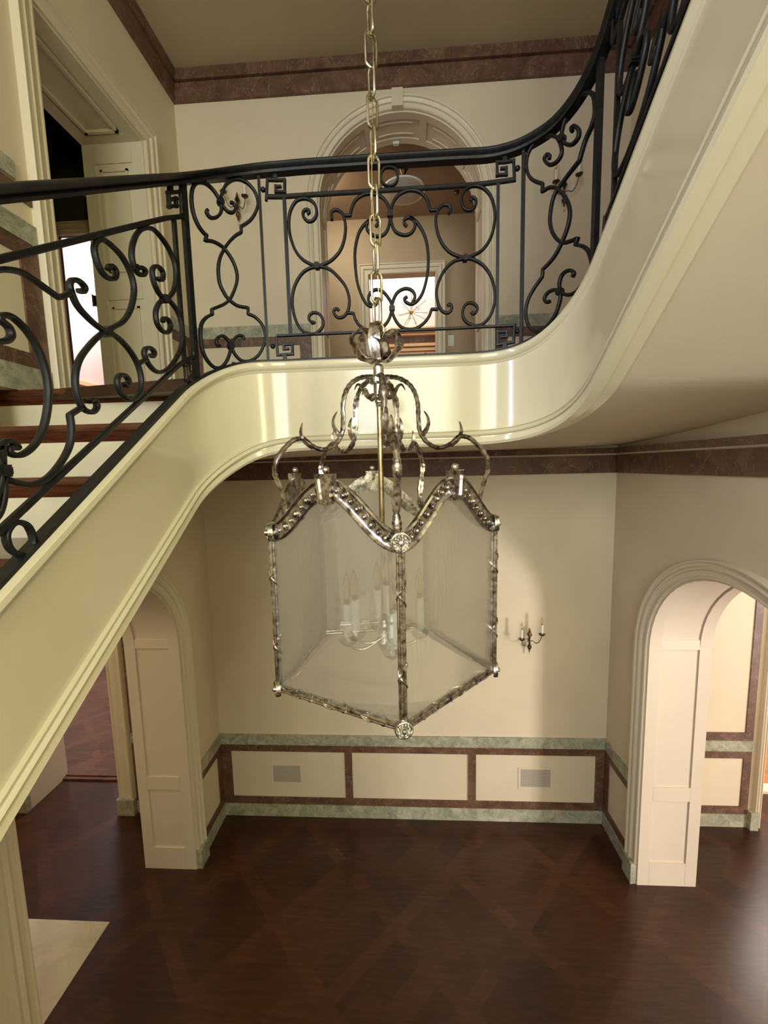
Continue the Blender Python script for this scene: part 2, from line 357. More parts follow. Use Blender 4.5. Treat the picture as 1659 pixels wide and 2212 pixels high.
# upper left wing: passage with its unlit darkness painted on, then a bright room behind a second doorway
struct(MB().box((-4.6, FRONT, LAND-.1), (XL-TW, D, LAND)).build('floor_passage', 'parquet', smooth=False))
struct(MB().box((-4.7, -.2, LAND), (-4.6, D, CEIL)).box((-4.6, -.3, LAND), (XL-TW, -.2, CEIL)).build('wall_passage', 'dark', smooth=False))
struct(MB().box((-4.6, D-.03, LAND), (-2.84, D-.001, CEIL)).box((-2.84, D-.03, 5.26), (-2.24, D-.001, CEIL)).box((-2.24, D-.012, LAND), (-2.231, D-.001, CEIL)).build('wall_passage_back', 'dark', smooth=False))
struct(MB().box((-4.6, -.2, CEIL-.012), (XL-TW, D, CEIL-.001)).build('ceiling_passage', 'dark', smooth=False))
struct(MB().box((-4.6, 3.80, LAND-.1), (-1.2, 7.6, LAND)).build('floor_left_bedroom', 'mauve', smooth=False))
b = MB().box((-4.3, 3.81, LAND+.75), (-4.2, 7.6, CEIL)).box((-1.25, 3.81, LAND), (-1.15, 7.6, CEIL)).box((-4.6, 7.5, LAND), (-1.2, 7.6, CEIL)).box((-4.3, 3.81, CEIL), (-1.2, 7.6, CEIL+.1))
struct(b.build('wall_left_bedroom', 'rose', smooth=False))
struct(MB().box((-4.3, 3.81, LAND), (-4.19, 7.5, LAND+.75)).build('wall_left_bedroom_dado', 'mauve', smooth=False))
struct(MB().box((-4.2, 3.82, LAND+.75), (-4.15, 7.5, LAND+.80)).build('trim_left_bedroom', 'peach', smooth=False))
# room behind the upper arch and the bright room behind it
struct(MB().box((-1.14, 3.80, LAND-.1), (2.2, 5.15, LAND)).build('floor_upper_room', 'mauve', smooth=False))
FU = frame((0, 5.15, 0), (1, 0, 0), (0, -1, 0))
struct(slab(FU, rect(-1.14, 2.2, LAND, 6.24), [rect(-.40, .40, LAND, 5.59)], 0, -.12).build('wall_upper_room_back', 'tan', smooth=False))
struct(MB().box((-1.14, 3.81, LAND), (-1.04, 5.15, 6.3)).box((2.1, 3.81, LAND), (2.2, 5.15, 6.3)).build('wall_upper_room', 'tan', smooth=False))
struct(MB().box((-1.14, 3.81, 6.22), (2.2, 5.15, 6.34)).build('ceiling_upper_room', 'tanceil', smooth=False))
struct(MB().box((-1.1, 5.27, LAND-.1), (1.6, 6.5, LAND)).build('floor_bright_room', 'peach', smooth=False))
struct(MB().box((-1.1, 6.3, LAND), (1.6, 6.4, CEIL+.6)).box((-1.14, 5.27, LAND), (-1.1, 8, CEIL+.6)).box((1.6, 5.27, LAND), (1.7, 8, CEIL+.6)).box((-1.1, 5.28, CEIL+.5), (1.6, 8, CEIL+.6)).build('wall_bright_room', 'rose', smooth=False))
b = MB()
for z0, z1, dp in ((4.50, 4.84, .03), (4.85, 4.89, .06), (4.92, 4.97, .05), (4.99, 5.03, .07), (5.05, 5.09, .09), (5.20, 5.225, .11), (5.235, 5.27, .14), (5.275, 5.295, .17)): b.box((-1.09, 6.3-dp, z0), (1.59, 6.299, z1))
struct(b.build('trim_bright_room', 'peach', smooth=False))
struct(MB().box((-1.09, 6.24, 5.09), (1.59, 6.298, 5.20)).build('trim_bright_room_marble', 'red', smooth=False))

# ------------------------------------------------------------------ openings: architraves, plinths, panelled reveals
b = MB()
casing(b, FL, arch(*LARCH), CAS)
struct(b.build('trim_1', 'trim'))
b = MB(); casing(b, FR, arch(*RARCH), CAS); struct(b.build('trim_2', 'trim'))
def flat_arch(a): return arch(*a, n=36)
b = MB(); casing(b, FB, flat_arch(UARCH), [(p[0]*.78, p[1]) for p in CAS]); b.fbox(FB, -.055, .03, 6.045, 6.17, 0, .055); struct(b.build('trim_3', 'trim'))
b = MB(); casing(b, FL, [(LDU[0], LAND), (LDU[0], LDU[3]), (LDU[1], LDU[3]), (LDU[1], LAND)], CAS); struct(b.build('trim_4', 'trim'))
b = MB(); casing(b, FB, [(UD2[0], LAND), (UD2[0], UD2[3]), (UD2[1], UD2[3]), (UD2[1], LAND)], [(p[0]*.8, p[1]+.03) for p in CAS]); struct(b.build('trim_5', 'tan'))
b = MB(); casing(b, FB, [(LDOOR[0], 0), (LDOOR[0], LDOOR[3]), (LDOOR[1], LDOOR[3]), (LDOOR[1], 0)], [(p[0]*1.35, p[1]) for p in CAS]); struct(b.build('trim_6', 'trim'))
b = MB(); casing(b, FB, [(RDOOR[0], 0), (RDOOR[0], RDOOR[3]), (RDOOR[1], RDOOR[3]), (RDOOR[1], 0)], [(-p[0]*.0+p[0]*.6-.045, p[1]) for p in CAS]); struct(b.build('trim_7', 'trim'))
b = MB(); casing(b, FU, [(-.40, LAND), (-.40, 5.59), (.40, 5.59), (.40, LAND)], CAS); struct(b.build('trim_8', 'trim'))
# green marble plinths under the architraves
b = MB()
for F, us in ((FL, (LARCH[0]-.12, LARCH[1]-.004)), (FR, (RARCH[0]-.12, RARCH[1]-.004))):
    for u in us: b.fbox(F, u, u+.124, 0, .17, 0, .050)
b.fbox(FB, LDOOR[1]-.004, LDOOR[1]+.165, 0, .16, 0, .052); b.fbox(FB, LDOOR[0]-.165, LDOOR[0]+.004, 0, .16, 0, .052); b.fbox(FB, 3.015, 3.085, 0, .17, 0, .052)
struct(b.build('trim_9', 'green', smooth=False))
# panelled reveals: raised stiles and rails leave sunk panels
def reveal(F, o, depth, rails, stile=.085, t=.012, mname='jamb', name='trim', ribs=(), back=True):
    b = MB(); pts = o; e = .0005
    def strip(n0, n1, P=pts, h_=None):
        R = []
        for p, n in path_frames(P): R.append([F(p[0]-n[0]*h, p[1]-n[1]*h, -q) for h, q in ((-.002, n0), (t, n0), (t, n1), (-.002, n1))])
        b.rings(R)
    t0 = t; t = .002; strip(.001, depth-.001); t = t0; strip(-.002, stile); strip(depth-stile, depth)
    for z0, z1 in rails:                                     # cross rails on the straight jambs
        for u, s in ((pts[0][0], 1), (pts[-1][0], -1)):
            a = sorted((u-.002*s, u+t*s)); b.fbox(F, a[0], a[1], z0, z1, -depth+stile-.001, -stile+.001)
    for i0, i1 in ribs: strip(stile-.001, depth-stile+.001, pts[i0:i1+1])
    return struct(b.build(name, mname))
RL = [(0, .195), (.72, .832), (1.925, 2.00)]
reveal(FL, arch(*LARCH), TW, RL, name='trim_10', ribs=[(12, 13)])
reveal(FR, arch(*RARCH), TW, RL, name='trim_11', ribs=[(12, 13)])
reveal(FB, flat_arch(UARCH), .31, [(LAND, LAND+.16), (4.45, 4.53), (5.35, 5.41)], stile=.06, name='trim_12', ribs=[(7, 8), (14, 15), (22, 23), (29, 30)], mname='jamb')
def doorpts(d): return [(d[0], d[2]), (d[0], d[3]), (d[1], d[3]), (d[1], d[2])]
reveal(FL, doorpts(LDU), TW, [(LAND, LAND+.2), (4.55, 4.68), (5.46, 5.6)], name='trim_13', mname='trim')
b = MB()
def sunk(b, P, n0, n1, F=None):
    pass
hz = LDU[3]
for y0, y1 in ((LDU[0]+.10, LDU[1]-.10),):
    for (a, c, d_, e) in ((y0, y1, .105, .125), (y0, y1, TW-.125, TW-.105), (y0, y0+.02, .105, TW-.105), (y1-.02, y1, .105, TW-.105)):
        b.box((XL-e, a, hz-.020), (XL-d_, c, hz+.001))
    b.box((XL-TW+.085, y0-.02, hz-.012), (XL-.085, y0-.10, hz+.001)); b.box((XL-TW+.085, y1+.02, hz-.012), (XL-.085, y1+.10, hz+.001))
for z0, z1 in ((LAND+.26, 4.50), (4.74, 5.42)):
    for (a, c, d_, e) in ((z0, z1, .12, .135), (z0, z1, TW-.135, TW-.12), (z0, z0+.015, .12, TW-.12), (z1-.015, z1, .12, TW-.12)):
        b.box((XL-e, LDU[1]-.016, a), (XL-d_, LDU[1]+.001, c))
struct(b.build('trim_23', 'trim', smooth=False))
# inner beads of the coffers in the upper arch
b = MB()
for i0, i1 in ((1, 6), (9, 13), (16, 21), (24, 28), (31, 35)):
    P = flat_arch(UARCH)[i0:i1+1]
    for q0, q1 in ((.095, .105), (.205, .215)):
        b.rings([[FB(p[0]-n[0]*h, p[1]-n[1]*h, -q) for h, q in ((-.002, q0), (.010, q0), (.010, q1), (-.002, q1))] for p, n in path_frames(P)])
struct(b.build('trim_14', 'jamb'))

# ------------------------------------------------------------------ marble dado
g, r = MB(), MB()
def dado(F, u0, u1, z, k=1.0, posts=(), n=.010, gn=.016):
    H = lambda h: z+h*k
    g.fbox(F, u0, u1, H(0), H(.124), 0, gn); g.fbox(F, u0, u1, H(.733), H(.832), 0, gn)
    r.fbox(F, u0, u1, H(.124), H(.195), 0, n); r.fbox(F, u0, u1, H(.662), H(.733), 0, n)
    for a, c in posts: r.fbox(F, a, c, H(.195), H(.662), 0, n)
dado(FB, XL+.016, XR-.016, 0, 1, [(XL+.010, XL+.10), (-.61, -.54), (.535, .605), (XR-.085, XR-.010)])
for F, a in ((FL, LARCH), (FR, RARCH)):
    dado(F, a[1]+.118, D, 0, 1, [(D-.085, D-.010), (a[1]+.118, a[1]+.150)])
    dado(F, -1.2 if F is FR else .2, a[0]-.118, 0, 1, [])
# halls beside the arches: the back wall carries the same dado and red bands along the architraves
for u0, u1, v0, v1 in ((-2.66, -2.24, 0, 0), (2.21, 3.016, 0, 0)):
    dado(FB, u0, u1, 0, 1, [])
r.fbox(FB, -2.66, -2.56, .195, .662, 0, .010); r.fbox(FB, -2.66, -2.56, .905, 2.6, 0, .010); r.fbox(FB, -2.66, -2.235, .832, .905, 0, .0101)
r.fbox(FB, 2.95, 3.016, .195, .662, 0, .010); r.fbox(FB, 2.95, 3.016, .905, 2.75, 0, .010); r.fbox(FB, 2.21, 3.016, .832, .905, 0, .0101)
# upper storey dado
dado(FB, XL+.016, UARCH[0]-.092, LAND, .965, [(XL+.010, XL+.09), (-.86, -.76)])
dado(FB, UARCH[1]+.092, XR-.016, LAND, .965, [(.75, .85), (XR-.085, XR-.010)])
dado(FL, LDU[1]+.118, D, LAND, .965, [(D-.085, D-.010)])
dado(FL, 1.45, LDU[0]-.118, LAND, .965, [(1.93, 2.029)])
r.fbox(FL, 1.45, 2.029, 4.585, 4.65, 0, .010)
dado(FR, 1.45, D, LAND, .965, [(D-.085, D-.010)])
g.fbox(FL, 1.55, 1.95, 4.66, 4.74, 0, .014)
struct(g.build('trim_15', 'green', smooth=False)); struct(r.build('trim_16', 'red', smooth=False))
# crowns: red-brown marble bands under both ceilings
def crown(prof, zs, name, y0):
    b = MB(); P = [(XL, y0), (XL, D), (XR, D), (XR, y0)]
    R = []
    for (x, y), n in path_frames(P):
        R.append([(x-n[0]*-0 + -n[0]*a*1.0, y-n[1]*a, z) for a, z in prof])
    b.rings(R); return b
def band(z0, z1, p0, p1, y0):
    pr = [(0, z0), (p0, z0), (p1, z1), (0, z1)]
    b = MB(); R = []
    for (x, y), n in path_frames([(XL, y0), (XL, D), (XR, D), (XR, y0)]): R.append([(x-n[0]*a, y-n[1]*a, z) for a, z in pr])
    return b.rings(R)
b = band(3.207, 3.352, .012, .030, .4); b2 = band(3.366, 3.412, .038, .058, .4); b.add(b2.v, b2.f); struct(b.build('trim_17', 'red', smooth=False))
struct(band(3.352, 3.366, .022, .034, .4).build('trim_18', 'soffit', smooth=False))
b = band(6.205, 6.335, .026, .030, FRONT); b2 = band(6.341, 6.42, .050, .052, FRONT); b.add(b2.v, b2.f); struct(b.build('trim_19', 'red', smooth=False))
struct(band(6.335, 6.341, .022, .022, FRONT).build('trim_20', 'red', smooth=False))
# ceiling cove lines of the upper room, light switch wall etc. come with the small things

# ------------------------------------------------------------------ staircase
aL, aR, rL, rR, Y0 = .8479, .6877, .3313, .3436, 1.9258
sL, mL, wL, sR, mR, wR = -.2394, .687, .0628, 1.0786, .7202, .0681
zB, sLb, mLb, wLb, sRb, mRb, wRb = 3.3874, -.1513, .6749, .0654, 1.1935, .7667, .1092
LL = (aR-rR)-(-aL+rL); QL, QR = rL*PI/2, rR*PI/2
SMIN, SMAX = -4.6, 4.3
def sp(x, w): return w*(x/w if x/w > 30 else math.log1p(math.exp(x/w)))
def ztop(s): return 3.8-mL*sp(sL-s, wL)+mR*sp(s-sR, wR)
def zbot(s): return zB-mLb*sp(sLb-s, wLb)+mRb*sp(s-sRb, wRb)
def plan(s, off=0):                                        # off > 0 moves away from the well
    if s < -QL: return Vector((-aL-off, Y0-rL+(s+QL), 0)), Vector((-1, 0, 0))
    if s < 0: a = -s/rL; n = Vector((-math.sin(a), math.cos(a), 0)); return Vector((-aL+rL, Y0-rL, 0))+n*(rL+off), n
    if s < LL: return Vector((-aL+rL+s, Y0+off, 0)), Vector((0, 1, 0))
    if s < LL+QR: a = (s-LL)/rR; n = Vector((math.sin(a), math.cos(a), 0)); return Vector((aR-rR, Y0-rR, 0))+n*(rR+off), n
    return Vector((aR+off, Y0-rR-(s-LL-QR), 0)), Vector((1, 0, 0))
def stations(s0, s1, step=.03):
    out = [s0]; s = s0
    while s < s1-1e-6:
        st = step if (-.9 < s < 1.9) else .15
        s = min(s+st, s1); out.append(s)
    return out
stair = thing('staircase', (0, 2.4, 0), 'cream horseshoe staircase with glossy curved stringer and dark red treads round the lantern well', 'staircase')
STP = [('T', .054, 0), ('T', .004, 0), ('T', -.004, -.006), ('T', -.006, -.022), ('T', 0, -.034), ('T', .010, -.040), ('T', .012, -.046), ('T', .016, -.050),
       ('B', .016, .074), ('B', .002, .072), ('B', .002, .067), ('B', .010, .064), ('B', -.002, .056), ('B', -.006, .049), ('B', -.002, .043), ('B', .011, .040), ('B', .011, .035), ('B', -.002, .033), ('B', -.006, .012), ('B', .002, 0), ('B', .045, 0), ('B', .050, .010), ('B', .10, .010)]
def ring_at(s, prof):
    R = []
    for k, d, h in prof:
        p, n = plan(s, d); R.append(Vector((p.x, p.y, (ztop(s) if k == 'T' else zbot(s))+h)))
    return R
b = MB().rings([ring_at(s, STP) for s in stations(SMIN, SMAX)]); b.build('stringer', 'fascia', stair, label='glossy cream curved stringer with moulded edges')
# soffit under the flights and the landing
def outer(s):
    if s < -QL: return Vector((XL, Y0-rL+(s+QL), 0))
    if s < 0:
        t = 1+s/QL; d1, d2 = D-(Y0-rL), (-aL+rL)-XL; q = t*(d1+d2)
        return Vector((XL, Y0-rL+q, 0)) if q < d1 else Vector((XL+(q-d1), D, 0))
    if s < LL: return Vector((-aL+rL+s, D, 0))
    if s < LL+QR:
        t = (s-LL)/QR; d1, d2 = XR-(aR-rR), D-(Y0-rR); q = t*(d1+d2)
        return Vector((aR-rR+q, D, 0)) if q < d1 else Vector((XR, D-(q-d1), 0))
    return Vector((XR, Y0-rR-(s-LL-QR), 0))
b = MB(); R = []
SS = stations(SMIN, SMAX)
for s in SS:
    p, n = plan(s, .085); o = outer(s); z = zbot(s)+.02; R.append([Vector((p.x, p.y, z)).lerp(Vector((o.x, o.y, z)), i/6) for i in range(7)])
b.rings(R, caps=False, cyc=False)
R2 = [[q+Vector((0, 0, .05)) for q in r_] for r_ in R]; b.rings(R2, caps=False, cyc=False)
b.build('soffit', 'soffit', stair)
# landing floor
pts = [(XL, 1.87)]+[(plan(s, .05)[0].x, plan(s, .05)[0].y) for s in stations(-QL*.8, LL+QR*.55)]+[(XR, 1.70), (XR, D), (XL, D)]
Fz = lambda u, v, n=0.0: Vector((u, v, n))
slab(Fz, pts, [], LAND-.05, LAND).build('landing_floor', 'parquet', stair, smooth=False)
# left flight going down towards the camera, right flight going up
NOSE = [(0, 0), (.030, 0), (.036, -.006), (.038, -.016), (.034, -.026), (.022, -.030), (.020, -.036), (.014, -.046), (.004, -.056), (0, -.066)]
def step(x0, x1, y, z, tread, rise, front=-1):
    t = MB(); t.rings([[(x, y-a, z+h) for a, h in NOSE] for x in (x0, x1)])
    t.box((x0, y-.001, z-.03), (x1, y+tread, z)); t.build('tread', 'tread', stair)
    MB().box((x0, y, z-rise), (x1, y+.02, z-.03)).build('riser', 'fascia', stair, smooth=False)
RS, TR = .2, .292
for k in range(0, 18):
    y = 1.865-TR*k; z = LAND-RS*k
    step(XL+.001 if k else XL-.26, -aL-.05, y, z, TR+.01 if k else .12, RS)
for k in range(1, 13):
    y = 1.70-.278*(k-1); z = LAND+.2*k
    t = MB().rings([[(x, y+a, z+h) for a, h in NOSE] for x in (aR+.05, XR)]); t.box((aR+.05, y-.288, z-.03), (XR, y+.001, z)); t.build('tread', 'tread', stair)
    MB().box((aR+.05, y-.02, z-.2), (XR, y, z-.03)).build('riser', 'fascia', stair, smooth=False)

# ------------------------------------------------------------------ wrought iron balustrade (s along the stringer, v height above its top edge)
IRON = [
 ('scroll', [(-0.318,0.658), (-0.322,0.647), (-0.308,0.627), (-0.283,0.627), (-0.263,0.648), (-0.262,0.68), (-0.274,0.712), (-0.296,0.743), (-0.322,0.761), (-0.353,0.762), (-0.375,0.742), (-0.384,0.698), (-0.379,0.647), (-0.362,0.601), (-0.341,0.57), (-0.328,0.558), N, (-0.336,0.538), N, (-0.306,0.532), (-0.279,0.517), (-0.259,0.499), (-0.234,0.46), (-0.218,0.417), (-0.214,0.375), (-0.225,0.333), (-0.248,0.289), (-0.273,0.271), (-0.299,0.264), (-0.327,0.26), N, (-0.327,0.239), N, (-0.352,0.234), (-0.373,0.22), (-0.384,0.193), (-0.386,0.153), (-0.38,0.103), (-0.359,0.054), (-0.33,0.018), (-0.301,0.012), (-0.278,0.03), (-0.262,0.063), (-0.257,0.09), (-0.271,0.122), (-0.289,0.139), (-0.307,0.138), (-0.317,0.125), (-0.313,0.107), (-0.301,0.101)]),
 ('scroll', [(-0.224,0.688), (-0.21,0.684), (-0.204,0.666), (-0.215,0.648), (-0.234,0.649), (-0.252,0.669), (-0.263,0.689), (-0.257,0.715), (-0.242,0.75), (-0.218,0.774), (-0.189,0.785), (-0.154,0.775), (-0.126,0.743), (-0.115,0.697), (-0.127,0.654), (-0.152,0.617), (-0.187,0.591), N, (-0.187,0.567), N, (-0.212,0.551), (-0.241,0.522), (-0.263,0.492), (-0.28,0.459), (-0.289,0.416), (-0.287,0.361), (-0.271,0.317), (-0.252,0.286), (-0.219,0.257), (-0.177,0.247), N, (-0.179,0.22), N, (-0.15,0.205), (-0.124,0.171), (-0.114,0.127), (-0.12,0.086), (-0.145,0.038), (-0.181,0.014), (-0.215,0.018), (-0.24,0.047), (-0.253,0.083), (-0.247,0.11), (-0.226,0.127), (-0.206,0.124), (-0.201,0.11)]),
 ('scroll', [(0.092,0.645), (0.102,0.651), (0.101,0.66), (0.087,0.663), (0.075,0.652), (0.078,0.63), (0.098,0.613), (0.122,0.619), (0.137,0.647), (0.129,0.684), (0.106,0.704), (0.075,0.71), (0.043,0.7), (0.017,0.662), (0.007,0.611), (0.012,0.552), (0.033,0.491), (0.071,0.447), (0.126,0.423), (0.183,0.435), (0.232,0.474), (0.257,0.524), (0.266,0.582), (0.257,0.63), (0.24,0.649), (0.219,0.655), (0.205,0.644), (0.205,0.613)]),
 ('scroll', [(0.109,0.171), (0.1,0.176), (0.097,0.172), (0.092,0.177), (0.082,0.19), (0.086,0.208), (0.105,0.218), (0.13,0.211), (0.147,0.185), (0.143,0.153), (0.114,0.127), (0.081,0.125), (0.045,0.142), (0.019,0.189), (0.007,0.252), (0.012,0.312), (0.035,0.364), (0.073,0.403), (0.128,0.418), (0.182,0.406), (0.224,0.37), (0.259,0.323), (0.273,0.27), (0.267,0.225), (0.25,0.199), (0.226,0.19), (0.206,0.2), (0.199,0.22), (0.211,0.231), (0.223,0.223)]),
 ('scroll', [(0.831,0.658), (0.826,0.668), (0.838,0.672), (0.849,0.66), (0.847,0.637), (0.832,0.623), (0.809,0.622), (0.79,0.641), (0.787,0.673), (0.802,0.704), (0.836,0.719), (0.876,0.709), (0.907,0.672), (0.923,0.619), (0.925,0.562), (0.911,0.5), (0.88,0.454), (0.84,0.432), (0.802,0.424), (0.748,0.442), (0.709,0.476), (0.683,0.525), (0.672,0.583), (0.68,0.622), (0.703,0.648), (0.73,0.645), (0.739,0.626), (0.729,0.612)]),
 ('scroll', [(0.83,0.191), (0.838,0.181), (0.853,0.19), (0.855,0.21), (0.839,0.226), (0.813,0.228), (0.795,0.209), (0.791,0.179), (0.806,0.149), (0.841,0.129), (0.878,0.133), (0.91,0.166), (0.927,0.219), (0.927,0.271), (0.912,0.333), (0.881,0.385), (0.84,0.413), (0.802,0.419), (0.755,0.412), (0.717,0.384), (0.689,0.341), (0.673,0.29), (0.677,0.245), (0.692,0.207), (0.716,0.191), (0.735,0.197), (0.742,0.213), (0.733,0.228), (0.722,0.222)]),
 ('scroll', [(0.259,0.63), (0.29,0.628), N, (0.295,0.653), (0.314,0.689), (0.349,0.71), (0.388,0.713), (0.427,0.7), (0.453,0.674), (0.468,0.63), (0.465,0.587), (0.45,0.551), (0.423,0.534), (0.388,0.54), (0.365,0.563), (0.363,0.586), (0.382,0.609), (0.405,0.61), (0.415,0.593), (0.404,0.575)]),
 ('scroll', [(0.684,0.63), (0.649,0.63), N, (0.643,0.649), (0.63,0.682), (0.6,0.709), (0.558,0.718), (0.516,0.706), (0.488,0.679), (0.473,0.637), (0.475,0.586), (0.493,0.549), (0.532,0.533), (0.563,0.542), (0.579,0.567), (0.574,0.594), (0.555,0.606), (0.535,0.599), (0.531,0.583), (0.542,0.57)]),
 ('scroll', [(0.555,0.606), (0.579,0.592), (0.606,0.558), (0.628,0.506), (0.637,0.44), (0.633,0.366), (0.614,0.293), (0.589,0.253), (0.56,0.236), (0.535,0.245), (0.527,0.261), (0.54,0.269)]),
 ('scroll', [(0.382,0.606), (0.354,0.589), (0.325,0.55), (0.307,0.485), (0.305,0.418), (0.312,0.344), (0.331,0.282), (0.354,0.244), (0.38,0.234), (0.4,0.247), (0.402,0.261), (0.391,0.269)]),
 ('scroll', [(0.68,0.209), (0.65,0.21), N, (0.638,0.18), (0.613,0.15), (0.573,0.128), (0.533,0.128), (0.501,0.146), (0.478,0.182), (0.469,0.22), (0.476,0.258), (0.496,0.29), (0.53,0.305), (0.562,0.295), (0.575,0.268), (0.562,0.24)]),
 ('scroll', [(0.261,0.21), (0.291,0.207), N, (0.298,0.181), (0.317,0.152), (0.349,0.133), (0.385,0.128), (0.417,0.136), (0.448,0.165), (0.464,0.201), (0.467,0.239), (0.452,0.27), (0.425,0.299), (0.394,0.306), (0.369,0.29), (0.362,0.262), (0.38,0.235)]),
 ('ring', [(0.471,0.817), (0.45,0.815), (0.435,0.799), (0.43,0.781), (0.436,0.759), (0.449,0.746), (0.469,0.74), (0.489,0.745), (0.501,0.757), (0.506,0.776), (0.502,0.798), (0.491,0.812), (0.471,0.817)]),
 ('key', [(-0.081,0.713), N, (-0.073,0.794), N, (-0.003,0.793), N, (-0.005,0.744), N, (-0.041,0.746), N, (-0.04,0.767), N, (-0.023,0.767)]),
 ('key', [(1,0.703), N, (0.996,0.781), N, (0.933,0.798), N, (0.934,0.748), N, (0.969,0.739), N, (0.968,0.764), N, (0.951,0.769)]),
 ('key', [(-0.068,0.109), N, (-0.067,0.036), N, (-0.003,0.037), N, (-0.003,0.082), N, (-0.038,0.081), N, (-0.039,0.062), N, (-0.022,0.062)]),
 ('key', [(1.007,0.1), N, (1.004,0.029), N, (0.941,0.034), N, (0.939,0.09), N, (0.976,0.084), N, (0.977,0.062), N, (0.957,0.064)]),
 ('scroll', [(1.132,0.679), (1.133,0.693), (1.12,0.707), (1.114,0.696), (1.134,0.656), (1.163,0.635), (1.181,0.642), (1.178,0.676), (1.161,0.725), (1.133,0.767), (1.097,0.792), (1.065,0.791), (1.047,0.763), (1.047,0.713), (1.067,0.662), (1.109,0.609), N, (1.107,0.58), N, (1.134,0.569), (1.162,0.537), (1.19,0.483), (1.212,0.425), (1.222,0.376), (1.215,0.334), (1.191,0.3), (1.161,0.276), (1.116,0.267), N, (1.114,0.239), N, (1.081,0.214), (1.058,0.179), (1.051,0.126), (1.067,0.064), (1.098,0.027), (1.132,0.02), (1.167,0.035), (1.187,0.071), (1.189,0.107), (1.171,0.136), (1.143,0.155), (1.125,0.146), (1.132,0.122), (1.148,0.112)]),
 ('scroll', [(1.223,0.668), (1.219,0.685), (1.233,0.672), (1.251,0.631), (1.249,0.609), (1.224,0.62), (1.196,0.66), (1.18,0.702), (1.185,0.739), (1.204,0.761), (1.244,0.751), (1.29,0.702), (1.317,0.645), (1.326,0.581), (1.311,0.559), (1.284,0.553), (1.265,0.53), N, (1.258,0.516), N, (1.223,0.526), (1.182,0.528), (1.155,0.517), (1.143,0.478), (1.141,0.427), (1.156,0.367), (1.188,0.303), (1.224,0.266), (1.26,0.236), N, (1.25,0.223), N, (1.287,0.172), (1.314,0.121), (1.331,0.07), (1.336,0.034)]),
 ('scroll', [(1.189,0.112), (1.185,0.149), (1.198,0.171), (1.227,0.154), (1.247,0.122), (1.24,0.114)]),
 ('scroll', [(1.189,0.112), (1.215,0.073), (1.242,0.048), (1.265,0.034), (1.285,0.032)]),
 ('scroll', [(-0.868,0.538), (-0.863,0.546), (-0.846,0.542), (-0.833,0.524), (-0.841,0.507), (-0.868,0.513), (-0.893,0.534), (-0.912,0.569), (-0.918,0.604), (-0.907,0.622), (-0.88,0.624), (-0.847,0.604), (-0.801,0.563), (-0.768,0.514), (-0.752,0.466), (-0.757,0.429), (-0.782,0.393), (-0.821,0.373), (-0.875,0.373), (-0.9,0.373), (-0.928,0.393), (-0.967,0.432), (-1.003,0.477), (-1.02,0.518), (-1.022,0.538), (-1.01,0.545), (-0.988,0.536), (-0.97,0.516), (-0.976,0.506), (-0.993,0.513)]),
 ('scroll', [(-0.995,0.218), (-0.986,0.219), (-0.972,0.208), (-0.968,0.19), (-0.982,0.184), (-1.002,0.195), (-1.023,0.218), (-1.035,0.254), (-1.039,0.288), (-1.031,0.321), (-1.01,0.345), (-0.971,0.362), (-0.934,0.371), (-0.9,0.371), (-0.867,0.348), (-0.831,0.313), (-0.79,0.26), (-0.763,0.208), (-0.754,0.159), (-0.768,0.13), (-0.802,0.122), (-0.84,0.147), (-0.867,0.185), (-0.874,0.217), (-0.858,0.226), (-0.832,0.211), (-0.819,0.188), (-0.833,0.181), (-0.844,0.195)]),
 ('scroll', [(-0.722,0.508), (-0.7,0.505), (-0.681,0.491), (-0.693,0.48), (-0.72,0.49), (-0.74,0.517), (-0.749,0.553), (-0.736,0.589), (-0.705,0.617), (-0.663,0.624), (-0.612,0.613), (-0.561,0.574), (-0.518,0.528), (-0.491,0.474), (-0.49,0.422), (-0.508,0.38), (-0.543,0.365), (-0.576,0.37), (-0.609,0.397), (-0.635,0.441), (-0.64,0.479), (-0.624,0.491), (-0.596,0.483), (-0.573,0.459), (-0.579,0.437), (-0.602,0.442), (-0.606,0.452)]),
 ('scroll', [(-0.599,0.294), (-0.592,0.304), (-0.563,0.29), (-0.549,0.261), (-0.57,0.247), (-0.604,0.263), (-0.635,0.3), (-0.639,0.339), (-0.615,0.363), (-0.571,0.366), (-0.54,0.349), (-0.498,0.302), (-0.477,0.243), (-0.479,0.19), (-0.504,0.146), (-0.564,0.124), (-0.619,0.127), (-0.668,0.15), (-0.708,0.194), (-0.726,0.233), (-0.716,0.247), (-0.689,0.238), (-0.668,0.216), (-0.677,0.205), (-0.692,0.216)]),
 ('scroll', [(-0.766,0.518), (-0.725,0.516)]),
 ('scroll', [(-0.762,0.218), (-0.721,0.213)]),
 ('scroll', [(-1.239,0.621), (-1.217,0.619), (-1.195,0.614), (-1.164,0.601), (-1.132,0.576), (-1.099,0.547), (-1.064,0.516), N, (-1.036,0.515), (-1.019,0.523)]),
 ('scroll', [(-1.259,0.485), (-1.238,0.476), (-1.219,0.471), (-1.208,0.477), (-1.211,0.495), (-1.223,0.511), (-1.231,0.522), (-1.219,0.525), (-1.201,0.515), (-1.183,0.495), (-1.162,0.464), (-1.143,0.422), (-1.129,0.37), (-1.125,0.323), (-1.131,0.287), (-1.145,0.251), (-1.164,0.227), (-1.188,0.216), (-1.214,0.217), (-1.234,0.228), (-1.246,0.243), (-1.243,0.25), (-1.231,0.243), (-1.226,0.24), (-1.232,0.254), (-1.246,0.267), (-1.261,0.27), (-1.272,0.262), (-1.271,0.237), (-1.268,0.218)]),
